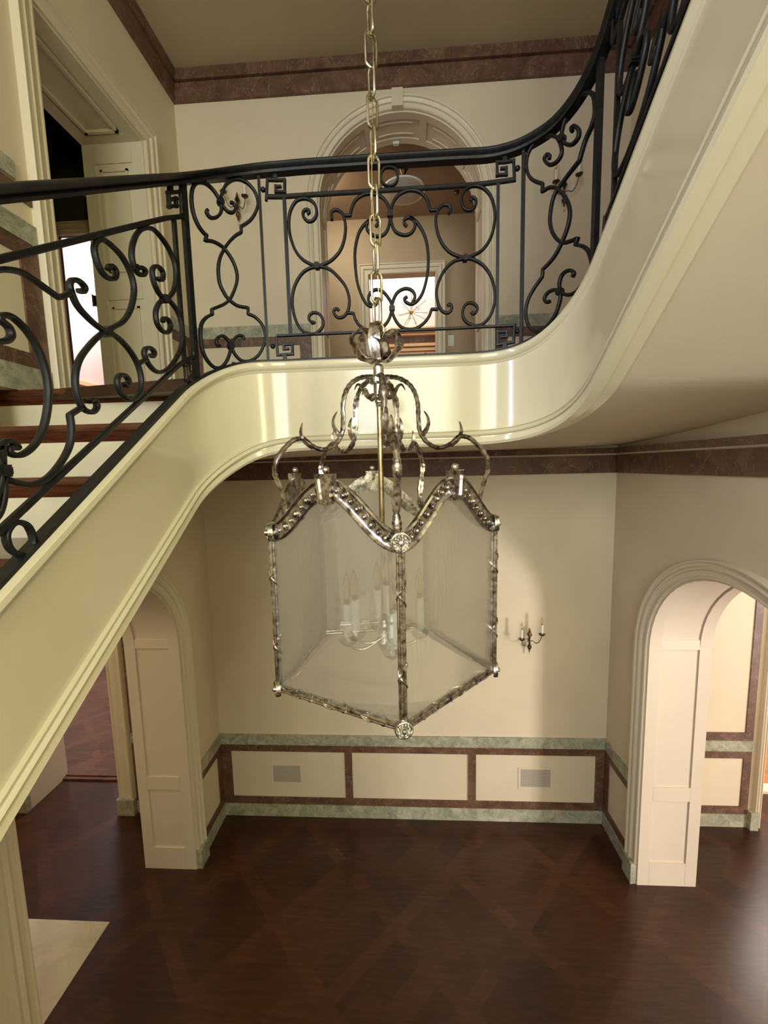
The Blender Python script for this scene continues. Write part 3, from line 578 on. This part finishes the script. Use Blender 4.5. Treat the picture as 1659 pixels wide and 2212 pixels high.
 ('scroll', [(-1.023,0.219), (-1.068,0.223), N, (-1.067,0.19), (-1.075,0.158), (-1.094,0.138), (-1.125,0.125), (-1.16,0.122), (-1.196,0.135), (-1.234,0.165), (-1.259,0.193), (-1.268,0.215)]),
 ('scroll', [(-1.269,0.216), (-1.268,0.188), (-1.273,0.161), (-1.285,0.139), (-1.301,0.132)]),
 ('ring', [(-1.243,0.083), (-1.256,0.09), (-1.267,0.09), (-1.276,0.083), (-1.277,0.067), (-1.272,0.047), (-1.261,0.027), (-1.247,0.011), (-1.231,0.002), (-1.217,0.004), (-1.214,0.019), (-1.218,0.042), (-1.227,0.064), (-1.243,0.083)]),
 ('key', [(-0.432,0.653), N, (-0.432,0.731), N, (-0.497,0.727), N, (-0.498,0.679), N, (-0.459,0.681), N, (-0.458,0.706), N, (-0.475,0.705)]),
 ('key', [(-0.426,0.113), N, (-0.416,0.033), N, (-0.474,0.028), N, (-0.474,0.083), N, (-0.444,0.083), N, (-0.444,0.055)]),
 ('collar', [(-0.262,0.689)]),
 ('collar', [(-0.257,0.088)]),
 ('collar', [(0.469,0.623)]),
 ('collar', [(0.469,0.222)]),
 ('collar', [(0.129,0.421)]),
 ('collar', [(0.802,0.422)]),
 ('collar', [(1.18,0.699)]),
 ('collar', [(1.187,0.114)]),
 ('collar', [(-0.9,0.371)]),
 ('collar', [(-0.576,0.368)]),
 ('collar', [(-1.267,0.216)]),
 ('ball', [(-0.092,0.753)]),
 ('ball', [(1.011,0.743)]),
 ('ball', [(-0.085,0.075)]),
 ('ball', [(1.018,0.07)]),
 ('stub', [(-0.04,0.807)]),
 ('stub', [(0.963,0.805)]),
 ('stub', [(-0.037,0.025)]),
 ('stub', [(0.97,0.022)]),
 ('stub', [(-0.484,0.745)]),
]

rail = thing('stair_railing', (0, 1.96, 3.8), 'black wrought iron balustrade with scrolls and Greek key corners along the curved stair', 'railing')
OFF = .032
def SV(s, v, d=0):
    p, n = plan(s, OFF+d); return Vector((p.x, p.y, ztop(s)+v)), n
def ribbon(mb, P, w=.0125, dp=.018, closed=False, taper=True):
    W = [SV(*p) for p in P]; m = len(P); R = []
    for i in range(m):
        if closed: a, c = W[i-1][0], W[(i+1) % m][0]
        else: a, c = W[max(i-1, 0)][0], W[min(i+1, m-1)][0]
        t = (c-a).normalized(); n = W[i][1]; q = t.cross(n).normalized()
        ww = w/2
        R.append([W[i][0]+q*ww*x+n*dp/2*y for x, y in ((-1, -.6), (-.6, -1), (.6, -1), (1, -.6), (1, .6), (.6, 1), (-.6, 1), (-1, .6))])
    mb.rings(R, closed)
def strokes(P):
    segs = [[]]
    for p in P:
        if p is None: segs.append([segs[-1][-1]])
        else: segs[-1].append(p)
    segs = [s for s in segs if len(s) > 1]; out = []
    for s in segs:
        c = catmull(s, 6) if len(s) > 2 else [tuple(s[0][q]+(s[1][q]-s[0][q])*i/4 for q in range(2)) for i in range(5)]
        out += c if not out else c[1:]
    return out
def sharp(P):                                            # square-cornered bars with mitred joints
    pts = [p for p in P if p is not None]; m = MB()
    for a, c in zip(pts, pts[1:]):
        d = (c[0]-a[0], c[1]-a[1]); l = math.hypot(*d); e = .0058/l
        k = max(2, int(l/.03)); q0, q1 = (a[0]-d[0]*e, a[1]-d[1]*e), (c[0]+d[0]*e, c[1]+d[1]*e)
        ribbon(m, [(q0[0]+(q1[0]-q0[0])*i/k, q0[1]+(q1[1]-q0[1])*i/k) for i in range(k+1)], .0125, .016)
    return m
def sbar(name, s0, s1, v, w, dp, vf=None, step=.03):
    n = max(2, int(abs(s1-s0)/step)); m = MB(); ribbon(m, [(s0+(s1-s0)*i/n, vf(s0+(s1-s0)*i/n) if vf else v) for i in range(n+1)], w, dp)
    return m.build(name, 'iron', rail)
def post(s, v0, v1, w=.013, dp=.016, name='post'):
    m = MB(); p, n = SV(s, 0); t = n.cross(Vector((0, 0, 1))); z = p.z
    R = [[p+t*x*w/2+n*y*dp/2+Vector((0, 0, q)) for x, y in ((-1, -1), (1, -1), (1, 1), (-1, 1))] for q in (v0, v1)]
    m.rings(R); return m.build(name, 'iron', rail, smooth=False)
VR = [(-9, .772), (-.62, .772), (-.5, .773), (-.42, .778), (-.34, .785), (-.27, .794), (-.2, .808), (-.13, .825), (-.06, .838), (.03, .842), (.2, .843), (.75, .843), (.95, .834), (1.07, .813), (1.16, .782), (1.25, .757), (1.36, .738), (1.5, .731), (9, .730)]
def vrail(s):
    for i in range(len(VR)-1):
        (a, x), (c, y) = VR[i], VR[i+1]
        if s <= c:
            if i in (0, len(VR)-2): return x+(y-x)*(s-a)/(c-a)
            h = c-a; t = (s-a)/h; m0 = (y-VR[i-1][1])/(c-VR[i-1][0]) if i > 1 else 0; m1 = (VR[i+2][1]-x)/(VR[i+2][0]-a) if i < len(VR)-3 else 0
            return (2*t**3-3*t*t+1)*x+(t**3-2*t*t+t)*h*m0+(-2*t**3+3*t*t)*y+(t**3-t*t)*h*m1
# handrail: moulded profile swept along the stair
HP = [(-.020, -.022), (.020, -.022), (.022, -.012), (.014, -.006), (.026, .002), (.029, .010), (.024, .018), (.012, .023), (-.012, .023), (-.024, .018), (-.029, .010), (-.026, .002), (-.014, -.006), (-.022, -.012)]
RR = []
for s in stations(-2.9, 3.6, .025):
    p, n = SV(s, vrail(s)); RR.append([p+n*a+Vector((0, 0, h)) for a, h in HP])
MB().rings(RR).build('handrail', 'iron', rail, angle=.9)
RR = []
for s in stations(-2.9, 3.6, .025):
    p, n = SV(s, 0); RR.append([p+n*a+Vector((0, 0, h)) for a, h in ((-.017, .0), (.017, .0), (.017, .012), (-.017, .012))])
MB().rings(RR).build('base_rail', 'iron', rail, smooth=False)
CD, CE = 2*-1.268, .985
def items(f, ex=()):
    for kind, P in IRON:
        mn = min(p[0] for p in P if p)
        if f(mn): yield kind, P
def put(kind, P):
    if kind in ('scroll', 'ring'):
        m = MB(); Q = strokes(P)
        if kind == 'ring': ribbon(m, Q[:-1], .011, .018, True)
        else: ribbon(m, Q)
        m.build(kind, 'iron', rail, angle=1.0)
    elif kind == 'key': sharp(P).build('greek_key', 'iron', rail, smooth=False)
    elif kind == 'collar':
        p, n = SV(*P[0]); t = n.cross(Vector((0, 0, 1))); m = MB()
        for a, h, dd in ((.013, .0075, .013), (.009, .013, .015)):
            m.add([p+t*x*a+n*y*dd+Vector((0, 0, z*h)) for x, y, z in ((-1, -1, -1), (1, -1, -1), (1, 1, -1), (-1, 1, -1), (-1, -1, 1), (1, -1, 1), (1, 1, 1), (-1, 1, 1))],
                  [(0, 3, 2, 1), (4, 5, 6, 7), (0, 1, 5, 4), (1, 2, 6, 5), (2, 3, 7, 6), (3, 0, 4, 7)])
        m.build('collar', 'iron', rail, smooth=False)
    elif kind == 'ball': p, n = SV(*P[0]); MB().ball(p, .0115, 8).build('ball', 'iron', rail)
    elif kind == 'stub':
        p, n = SV(*P[0]); t = n.cross(Vector((0, 0, 1))); MB().add([p+t*x*.009+n*y*.008+Vector((0, 0, z*.016)) for x, y, z in ((-1, -1, -1), (1, -1, -1), (1, 1, -1), (-1, 1, -1), (-1, -1, 1), (1, -1, 1), (1, 1, 1), (-1, 1, 1))],
                  [(0, 3, 2, 1), (4, 5, 6, 7), (0, 1, 5, 4), (1, 2, 6, 5), (2, 3, 7, 6), (3, 0, 4, 7)]).build('stub', 'iron', rail, smooth=False)
for kind, P in IRON: put(kind, P)
ramp_items = [(k, P) for k, P in IRON if max(p[0] for p in P if p) < -.41]
def mirrored(P, c): return [None if p is None else (c-p[0], p[1]) for p in P]
for k, P in ramp_items:
    mx = max(p[0] for p in P if p)
    if k != 'ring' and not (k == 'collar' and P[0][0] < -1.2) and not (k == 'scroll' and max(p[0] for p in P if p) < -1.26): put(k, mirrored(P, CD))     # the far half of the left ramp panel
    put(k, mirrored(P, CE))                                                  # right ramp panel
    if k != 'ring' and not (k == 'scroll' and max(p[0] for p in P if p) < -1.26): put(k, [None if p is None else (CE-CD+p[0], p[1]) for p in P])
# flat bars
sbar('rail_bar', -2.10, -.432, .640, .016, .016); sbar('rail_bar', -.081, 1.0, .725, .018, .016, lambda s: .7245-(max(0, s-.88)**2)*1.4)
sbar('rail_bar', -2.10, -.430, .102, .016, .016); sbar('rail_bar', -.068, 1.007, .118, .012, .016, lambda s: .1225-(max(0, s-.85)**2)*.9)
sbar('rail_bar', 1.42, 3.08, .640, .016, .016); sbar('rail_bar', 1.42, 3.08, .102, .016, .016)
post(-.419, .0, .775, .022, .020); post(-.107, 0, .825); post(1.034, 0, .812, .014); post(1.345, 0, .72, .022, .020); post(-2.14, 0, .775, .022, .020); post(3.13, 0, .73, .022, .020)
for s, a, c in ((-.477, .10, .64), (-.008, .122, .725), (.938, .12, .72), (1.462, .10, .64), (-2.06, .10, .64), (3.05, .10, .64)): post(s, a, c, .014, .014, 'stile')
for s in (-.46, .33, .62, -.25): 
    p, n = SV(s, .014); MB().box((p.x-.006, p.y-.006, p.z-.004), (p.x+.006, p.y+.006, p.z+.004)).build('fixing', 'iron', rail, smooth=False)

# ------------------------------------------------------------------ the lantern
LX, LY, LR_, ROT, ZT, ZBm = -.0772, 1.3, .3518, -1.3927, 3.120, 2.647
lan = thing('hanging_lantern', (LX, LY, ZBm), 'large five-sided silver lantern with seeded glass hanging on a long chain', 'lantern')
C0 = Vector((LX, LY, 0))
def vert(k, z, r=LR_): a = ROT+k*2*PI/5; return Vector((LX+r*math.cos(a), LY+r*math.sin(a), z))
def bar_profile(w): return [(w*math.cos(2*PI*k/14)*(1-.12*(k % 2)), w*math.sin(2*PI*k/14)*(1-.12*(k % 2))) for k in range(14)]
def reeded(P0, P1, w, cross):                              # reeded bar with crossed ribbons
    t = (P1-P0).normalized(); a = (Vector((0, 0, 1)) if abs(t.z) < .9 else Vector((1, 0, 0))); a = (a-t*a.dot(t)).normalized(); c = t.cross(a); m = MB()
    L = (P1-P0).length; n = 10
    m.rings([[P0+t*L*i/n+a*x+c*y for x, y in [(w*math.cos(2*PI*k/20)*(1-.16*(k % 2)), w*math.sin(2*PI*k/20)*(1-.16*(k % 2))) for k in range(20)]] for i in range(n+1)])
    for q in cross:
        for sgn in (1, -1):
            m.tube([P0+t*(L*q+(j/10-.5)*.075)+a*math.cos(sgn*j/10*2*PI*.9+1)*w*1.06+c*math.sin(sgn*j/10*2*PI*.9+1)*w*1.06 for j in range(11)], (.0016, .0028), 6)
    return m
NS = 26
def crest(t): return ZT+(.127)*(.5*(1+math.cos(PI*min(1, abs(t)*1.04))))**.92
for k in range(5):
    A, B = vert(k, 0), vert(k+1, 0); mid = (A+B)/2; out = (mid-C0); out.z = 0; out.normalize(); ax = (B-A)
    # upright corner bar and rosettes
    reeded(vert(k, ZBm), vert(k, ZT), .0105, (.28, .72)).build('corner_bar', 'silver', lan)
    rad = (vert(k, 0)-C0); rad.z = 0; rad.normalize()
    for z, r, nm in ((ZT, .026, 'top_rosette'), (ZBm, .024, 'bottom_rosette')):
        c = vert(k, z)+rad*.010
        m = MB().lathe([(0, -.010), (r, -.010), (r*1.02, -.004), (r*.96, .003), (r*.86, .004), (r*.74, -.001), (r*.42, -.002), (r*.36, .004), (r*.24, .010), (0, .012)], c, 24, rad)
        for j in range(10):
            a = 2*PI*j/10; sd = rad.cross(Vector((0, 0, 1))); m.ball(c+sd*math.cos(a)*r*.58+Vector((0, 0, 1))*math.sin(a)*r*.58+rad*.001, r*.13, 5)
        m.build(nm, 'silver_bright', lan)
    # bottom bar
    reeded(vert(k, ZBm), vert(k+1, ZBm), .0105, (.22, .5, .8)).build('bottom_bar', 'silver', lan)
    # ogee band with its row of beads
    R = []; hw = .0165
    for i in range(NS+1):
        t = -1+2*i/NS; p = mid+ax*t/2; z = crest(t); dz = (crest(t+.01)-crest(t-.01))/(.02*ax.length/2); l = math.hypot(1, dz); nx = ax.normalized()*(-dz/l)+Vector((0, 0, 1/l))
        if abs(t) > .94: hw2 = hw
        p = Vector((p.x, p.y, z)); R.append([p+nx*hw*1.25*x+out*y for x, y in ((-1.25, -.003), (-1.25, .006), (-1.05, .010), (-.85, .005), (-.6, .002), (.6, .002), (.85, .005), (1.05, .010), (1.25, .006), (1.25, -.003))])
    m = MB().rings(R)
    for i in range(20):
        t = -.92+1.84*i/19
        if abs(t) < .14: continue
        p = mid+ax*t/2; z = crest(t); rr = .0052 if i % 2 else .0072
        m.ball(Vector((p.x, p.y, z))+out*.005, rr, 5)
        q = Vector((p.x, p.y, z))+out*.004; u = ax.normalized()
        m.tube([q+u*math.cos(w_)*rr*1.35+Vector((0, 0, 1))*math.sin(w_)*rr*1.35 for w_ in [j*PI/5 for j in range(10)]], .0013, 4, True)
    m.build('crest_band', 'silver', lan)
    # keystone with bead
    u = ax.normalized(); m = MB(); zc = ZT+.122
    def kp(x, z, y): return Vector((mid.x, mid.y, zc+z))+u*x+out*y
    def trap(x1, x2, z1, z2, y0, y1): m.add([kp(sx*(x1 if s_ == 0 else x2), z1 if s_ == 0 else z2, y) for y in (y0, y1) for s_, sx in ((0, -1), (0, 1), (1, 1), (1, -1))], [(0, 3, 2, 1), (4, 5, 6, 7), (0, 1, 5, 4), (1, 2, 6, 5), (2, 3, 7, 6), (3, 0, 4, 7)])
    trap(.017, .0265, -.036, .043, -.004, .016)
    for (x1, x2, z1, z2) in ((.0165, .0255, -.034, -.022), (.0235, .0262, .032, .043)): trap(x1, x2, z1, z2, .016, .021)
    for sx in (-1, 1):
        m.add([kp(sx*a, z, y) for y in (.014, .021) for a, z in ((.0165, -.034), (.0262, .043), (.0185, .043), (.0095, -.034))], [(0, 3, 2, 1), (4, 5, 6, 7), (0, 1, 5, 4), (1, 2, 6, 5), (2, 3, 7, 6), (3, 0, 4, 7)])
    m.build('keystone', 'silver', lan, smooth=False)
    MB().ball(kp(0, .053, .006), .0095, 10).build('bead', 'silver_bright', lan)
    # glass pane, 4 mm thick, cut to the ogee
    prof = [(-.97, ZBm+.006)]+[(-.97+1.94*i/24, crest(-.97+1.94*i/24)) for i in range(25)]+[(.97, ZBm+.006)]
    Fg = lambda a, z, n=0.0, mid=mid, ax=ax, out=out: Vector((mid.x, mid.y, 0))+ax*a/2+Vector((0, 0, z))+out*n
    slab(Fg, prof, [], -.003, .001).build('glass_pane', 'glass', lan, smooth=False, label='rough seeded glass pane')
    # S-scroll rib with its leaves
    RP = [(.06, 3.577), (.10, 3.576), (.18, 3.570), (.26, 3.553), (.315, 3.526), (.343, 3.489), (.347, 3.445), (.36, 3.405), (.42, 3.372), (.52, 3.354), (.62, 3.364), (.69, 3.384), (.74, 3.386), (.80, 3.377), (.88, 3.350), (.935, 3.318), (.945, 3.285), (.91, 3.247), (.877, 3.203), (.872, 3.173), (.90, 3.147), (.965, 3.128)]
    RPs = catmull(RP, 6); m = MB(); side = rad.cross(Vector((0, 0, 1)))
    R = []; nn = len(RPs)
    for i, (r_, z) in enumerate(RPs):
        a, c = RPs[max(i-1, 0)], RPs[min(i+1, nn-1)]; t = (rad*((c[0]-a[0])*LR_)+Vector((0, 0, c[1]-a[1]))).normalized(); q = t.cross(side)
        wd = .0105+.0012*math.sin(i*1.9)+.002*math.sin(i*.55); th = .0072+.0008*math.sin(i*1.9+1); base = C0+rad*r_*LR_+Vector((0, 0, z))
        R.append([base+side*wd*x+q*th*y for x, y in ((-1, .2), (-.45, .9), (0, .35), (.45, .9), (1, .2), (.5, -.7), (0, -1), (-.5, -.7))])
    m.rings(R); rib = m.build('scroll_rib', 'silver', lan, angle=.8)
    def leaf(P, w0):
        P = catmull(P, 5); R = []; n_ = len(P)
        for i, (r_, z) in enumerate(P):
            a, c = P[max(i-1, 0)], P[min(i+1, n_-1)]; t = (rad*((c[0]-a[0])*LR_)+Vector((0, 0, c[1]-a[1]))).normalized(); q = t.cross(side)
            f = 1-i/(n_-1); wd = w0*(f**.6)+.0005; base = C0+rad*r_*LR_+Vector((0, 0, z))
            R.append([base+side*wd*x+q*(.0085*f**.7+.0006)*y for x, y in ((-1, 0), (0, 1), (1, 0), (0, -1))])
        MB().rings(R).build('leaf', 'silver', rib, angle=.8)
    leaf([(.37, 3.392), (.41, 3.408), (.435, 3.43), (.425, 3.452), (.395, 3.468)], .013)
    leaf([(.62, 3.362), (.68, 3.376), (.715, 3.396), (.715, 3.415), (.70, 3.432)], .012)
    leaf([(.05, 3.520), (.10, 3.515), (.14, 3.528), (.17, 3.546), (.205, 3.550), (.235, 3.533)], .010)
# central stem
MB().lathe([(.011, 3.615), (.0125, 3.612), (.0165, 3.608), (.0165, 3.58), (.027, 3.578), (.030, 3.574), (.030, 3.560), (.026, 3.556), (.017, 3.554), (.017, 3.515), (.012, 3.508), (.014, 3.504), (.014, 3.500), (.010, 3.496), (.012, 3.492), (.0095, 3.486), (0, 3.486)][::-1], C0, 24).build('stem_socket', 'silver_bright', lan)
MB().lathe([(0, 2.735), (.0085, 2.735), (.0085, 3.50), (0, 3.50)], C0, 16).build('stem', 'brass', lan, label='brass central stem')
MB().lathe([(0, 2.668), (.006, 2.672), (.014, 2.690), (.022, 2.705), (.030, 2.722), (.022, 2.742), (.012, 2.760), (.018, 2.775), (.010, 2.795), (0, 2.795)], C0, 20).build('hub', 'silver', lan)
for k in range(4):
    a = math.atan2(-.118, .03)+k*PI/2; d = Vector((math.cos(a), math.sin(a), 0)); RC = .122
    P = [C0+d*r_+Vector((0, 0, z)) for r_, z in catmull([(.01, 2.735), (.04, 2.712), (.075, 2.700), (.105, 2.708), (RC, 2.728)], 5)]
    arm = MB().tube(P, .0055, 8).build('candle_arm', 'silver', lan)
    c = C0+d*RC
    MB().lathe([(0, 2.716), (.012, 2.718), (.028, 2.730), (.031, 2.738), (.020, 2.742), (.014, 2.752), (0, 2.752)], c, 18).build('drip_cup', 'silver', arm)
    MB().lathe([(0, 2.745), (.0145, 2.745), (.0145, 2.857), (.010, 2.860), (0, 2.860)], c, 16).build('candle_sleeve', 'candle', arm, label='white candle sleeve')
    MB().lathe([(0, 2.858), (.009, 2.858), (.010, 2.876), (0, 2.878)], c, 12).build('bulb_socket', 'bronze', arm)
    MB().lathe([(0, 2.874), (.008, 2.877), (.0165, 2.897), (.015, 2.915), (.007, 2.945), (.001, 2.965), (0, 2.966)], c, 14).build('bulb', 'bulb', arm, label='clear flame-shaped bulb')
# ribbon bow above the stem
for i, (az, dz, rx, rz, tw) in enumerate(((-2.5, .0, .044, .050, .35), (-1.75, .006, .022, .056, .1), (-.62, -.006, .042, .046, -.4), (.55, .006, .036, .042, .5), (2.3, .004, .040, .044, -.3), (-1.1, -.016, .028, .034, .5))):
    d = Vector((math.cos(az), math.sin(az), 0)); R = []; sd = d.cross(Vector((0, 0, 1))); n_ = 22
    for j in range(n_):
        a = 2*PI*j/n_; rr = 1+.05*math.sin(5*a+i)
        p = C0+Vector((0, 0, 3.668+dz))+d*(rx+rx*math.cos(a)*rr)+Vector((0, 0, 1))*(rz*math.sin(a)*rr)+sd*tw*rx*math.sin(a); nr = d*math.cos(a)+Vector((0, 0, 1))*math.sin(a)
        wd = .0165+.002*math.sin(3*a+i)
        R.append([p+sd*wd*x+nr*y for x, y in ((-1, -.001), (-.4, .0028), (.2, -.0006), (1, .0022), (1, .0002), (.2, -.003), (-.4, .0006), (-1, -.003))])
    MB().rings(R, True).build('ribbon_loop', 'silver', lan, angle=.9)
# chain up to the ceiling
z = 3.700; i = 0; NK = 0
while z < CEIL-.06:
    a = .5+(PI/2 if i % 2 else 0)+.12*math.sin(i*1.7); d = Vector((math.cos(a), math.sin(a), 0)); hl, hw_, wr = .045, .0165, .0040
    if i < 2: hl, hw_, wr = .040, .0190, .0052
    P = []
    for j in range(20):
        t = 2*PI*j/20; s_ = hl-hw_; P.append(C0+Vector((0, 0, z+(s_ if math.sin(t) >= 0 else -s_)+hw_*math.sin(t)))+d*hw_*math.cos(t))
    MB().tube(P, wr, 8, True).build('chain_link', 'champagne', lan)
    z += 2*hl-2*wr-.0015; i += 1; 
    if i == 2: z += .006
MB().tube([C0+Vector((.006*math.sin(q*9), .006*math.cos(q*7), 3.62+q)) for q in [j*.045 for j in range(62)]], .0016, 6).build('supply_cord', 'brass', lan)
MB().lathe([(0, CEIL-.075), (.008, CEIL-.07), (.010, CEIL-.04), (.055, CEIL-.025), (.062, CEIL-.002), (0, CEIL-.002)], C0, 24).build('ceiling_canopy', 'brass', lan)

# ------------------------------------------------------------------ wall sconces
def sconce(c, label, hi):
    """c: wall point, faces -y"""
    t = thing('wall_sconce', c, label, 'wall lamp', 'two-candle crystal wall sconces'); c = Vector(c)
    fy = Vector((0, -1, 0))
    MB().lathe([(0, -.105), (.004, -.10), (.008, -.09), (.004, -.083), (.012, -.074), (.020, -.055), (.012, -.036), (.007, -.030), (.009, -.010), (.007, .010), (.010, .030), (.008, .036), (.022, .052), (.014, .075), (.008, .085), (.010, .095), (.004, .108), (0, .118)], c+fy*.035, 10).build('back_plate', 'bronze', t)
    MB().box((c.x-.006, c.y-.035, c.z-.01), (c.x+.006, c.y, c.z+.01)).build('wall_fixing', 'bronze', t, smooth=False)
    MB().ball(c+fy*.045+Vector((.014, 0, -.030)), .008, 7).build('crystal', 'crystal', t)
    MB().lathe([(0, -.135), (.004, -.128), (.007, -.118), (.003, -.106), (0, -.104)], c+fy*.035, 8).build('pendant_drop', 'crystal', t)
    for sx in (-1, 1):
        lift = .042 if sx == hi else 0
        arm = MB().tube([c+fy*(.035+.06*q)+Vector((sx*x, 0, z+lift*q)) for q, x, z in [(i/24, p[0], p[1]) for i, p in enumerate(catmull([(.005, .0), (.025, -.004), (.045, -.028), (.065, -.022), (.078, .005), (.085, .028)], 5)[:25])]], .0032, 7).build('arm', 'bronze', t)
        e = c+fy*.095+Vector((sx*.085, 0, .028+lift))
        MB().lathe([(0, -.004), (.008, -.002), (.026, .012), (.028, .017), (.012, .016), (.010, .024), (0, .024)], e, 12).build('drip_cup', 'bronze', arm)
        MB().lathe([(0, .018), (.0085, .018), (.0085, .098), (0, .100)], e, 10).build('candle_sleeve', 'candle', arm)
        MB().lathe([(0, .098), (.005, .098), (.005, .110), (0, .110)], e, 8).build('bulb_socket', 'bronze', arm)
        MB().lathe([(0, .108), (.004, .110), (.0105, .125), (.009, .138), (.003, .160), (0, .170)], e, 10).build('bulb', 'bulb', arm)
        MB().ball(e+Vector((sx*.004, -.012, -.028)), .007, 6).build('crystal', 'crystal', arm)
    return t
s0 = sconce((1.06, D, 1.76), 'two-candle crystal wall sconce on the lower back wall, right of the lantern', 1)
sconce((-1.31, D, 5.40), 'two-candle crystal wall sconce on the upper back wall, left of the arched doorway', -1)
copy_tree(s0, (1.262, D, 5.37), 0, 'two-candle crystal wall sconce on the upper back wall, right of the arched doorway')

# ------------------------------------------------------------------ small things
def grille(x0, x1, z0, z1, label):
    t = thing('air_grille', ((x0+x1)/2, D, z0), label, 'vent', 'air grilles in the lower dado')
    b = MB()
    for a, c, d_, e in ((x0-.02, x0, z0-.02, z1+.02), (x1, x1+.02, z0-.02, z1+.02), (x0, x1, z0-.02, z0), (x0, x1, z1, z1+.02)): b.fbox(FB, a, c, d_, e, 0, .004)
    b.build('frame', 'jamb', t, smooth=False)
    b = MB().fbox(FB, x0, x1, z0, z1, 0, .001); n = 16
    for i in range(n): z = z0+(z1-z0)*(i+.5)/n; b.fbox(FB, x0, x1, z-.0032, z+.0032, .001, .004)
    b.build('louvre', 'greymetal', t, smooth=False); return t
grille(-1.295, -1.035, .348, .515, 'grey louvred air grille in the lower dado panel at left')
grille(1.01, 1.28, .345, .518, 'grey louvred air grille in the lower dado panel under the wall sconce')
t = thing('light_switch', (.58, 5.15, 4.72), 'white rocker light switch beside the upper room doorway', 'switch')
MB().fbox(FU, .545, .617, 4.735, 4.860, 0, .005).build('plate', 'white', t, smooth=False)
MB().fbox(FU, .563, .599, 4.755, 4.840, .005, .009).build('rocker', 'white', t, smooth=False)
# bowl light hanging in the upper room
t = thing('ceiling_light', (.03, 4.35, 6.22), 'bowl ceiling light on bronze rods in the room behind the upper arch', 'ceiling light')
c = Vector((.03, 4.35, 0))
MB().lathe([(0, 6.14), (.018, 6.145), (.030, 6.175), (.045, 6.20), (.05, 6.219), (0, 6.219)], c, 20).build('canopy', 'bronze', t)
for k in range(3):
    a = .35+k*2*PI/3; d = Vector((math.cos(a), math.sin(a), 0)); MB().tube([c+Vector((0, 0, 6.16)), c+d*.195+Vector((0, 0, 6.005))], .004, 6).build('rod', 'bronze', t)
MB().lathe([(0, 5.955), (.07, 5.960), (.13, 5.972), (.18, 5.990), (.205, 6.003), (.205, 6.008), (.18, 5.996), (.07, 5.967), (0, 5.963)], c, 32).build('bowl', 'shade', t, label='pale shallow bowl')
MB().lathe([(.204, 5.998), (.212, 5.998), (.214, 6.006), (.212, 6.014), (.204, 6.014)], c, 36).build('rim', 'white', t)
d_ = MB().lathe([(0, 6.185), (.022, 6.188), (.03, 6.205), (.028, 6.219), (0, 6.219)], (.60, 4.75, 0), 16).build('smoke_detector', 'bronze'); tag(d_, 'small dark round detector on the ceiling of the room behind the upper arch', 'smoke detector')
# starburst chandelier in the bright room
ctr = Vector((.116, 5.75, 5.36)); t = thing('starburst_chandelier', ctr, 'gold starburst chandelier with glass balls in the bright far room', 'chandelier')
MB().ball(ctr, .030, 12).build('hub', 'gold', t)
MB().tube([ctr+Vector((0, 0, .03)), ctr+Vector((0, 0, 1.52))], .003, 6).build('stem', 'gold', t)
MB().lathe([(0, 1.44), (.05, 1.46), (.05, 1.525), (0, 1.525)], ctr, 14).build('canopy', 'gold', t)
for i in range(18):
    zz = 1-2*(i+.5)/18; rr = math.sqrt(1-zz*zz); a = i*2.39996; d = Vector((rr*math.cos(a), rr*math.sin(a), zz)); L = .235 if i % 3 else .17
    ray = MB().tube([ctr+d*.02, ctr+d*L], .0035, 5).build('ray', 'silver', t); MB().ball(ctr+d*(L+.010), .018, 6).build('glass_ball', 'crystal', ray)
# hinges on the upper left jamb, door stop of the hall doorway, threshold, rug
for z, n_ in ((4.55, 1), (5.3, 0)):
    h = MB().box((XL-TW-.018, 2.998, z-.035), (XL-TW+.002, 3.016, z+.035)).tube([(XL-TW-.018, 2.996, z-.04), (XL-TW-.018, 2.996, z+.04)], .006, 8).build('hinge', 'bronze')
    tag(h, ('small dark bronze hinge, lower of two on the panelled jamb' if n_ else 'small dark bronze hinge, upper of two on the panelled jamb'), 'hinge', 'hinges on the upper left jamb')
struct(MB().box((LDOOR[0], 3.86, 0), (LDOOR[1], 3.965, .020)).box((LDOOR[0], 3.90, .02), (LDOOR[1], 3.955, .032)).build('trim_21', 'parquet_far', smooth=False))
struct(MB().box((RDOOR[0], 3.86, 0), (RDOOR[1], 3.965, .030)).build('trim_22', 'jamb', smooth=False))
rg = MB().box((3.95, 5.25, .012), (6.4, 8.3, .024)).build('rug', 'rug', smooth=False); tag(rg, 'patterned dark rug on the orange parquet of the far right room', 'rug')
sn = MB().box((-.055, 3.77, 6.020), (-.005, 3.798, 6.040)).build('door_sensor', 'white', smooth=False); tag(sn, 'small white sensor strip fixed under the crown of the upper arch', 'sensor')
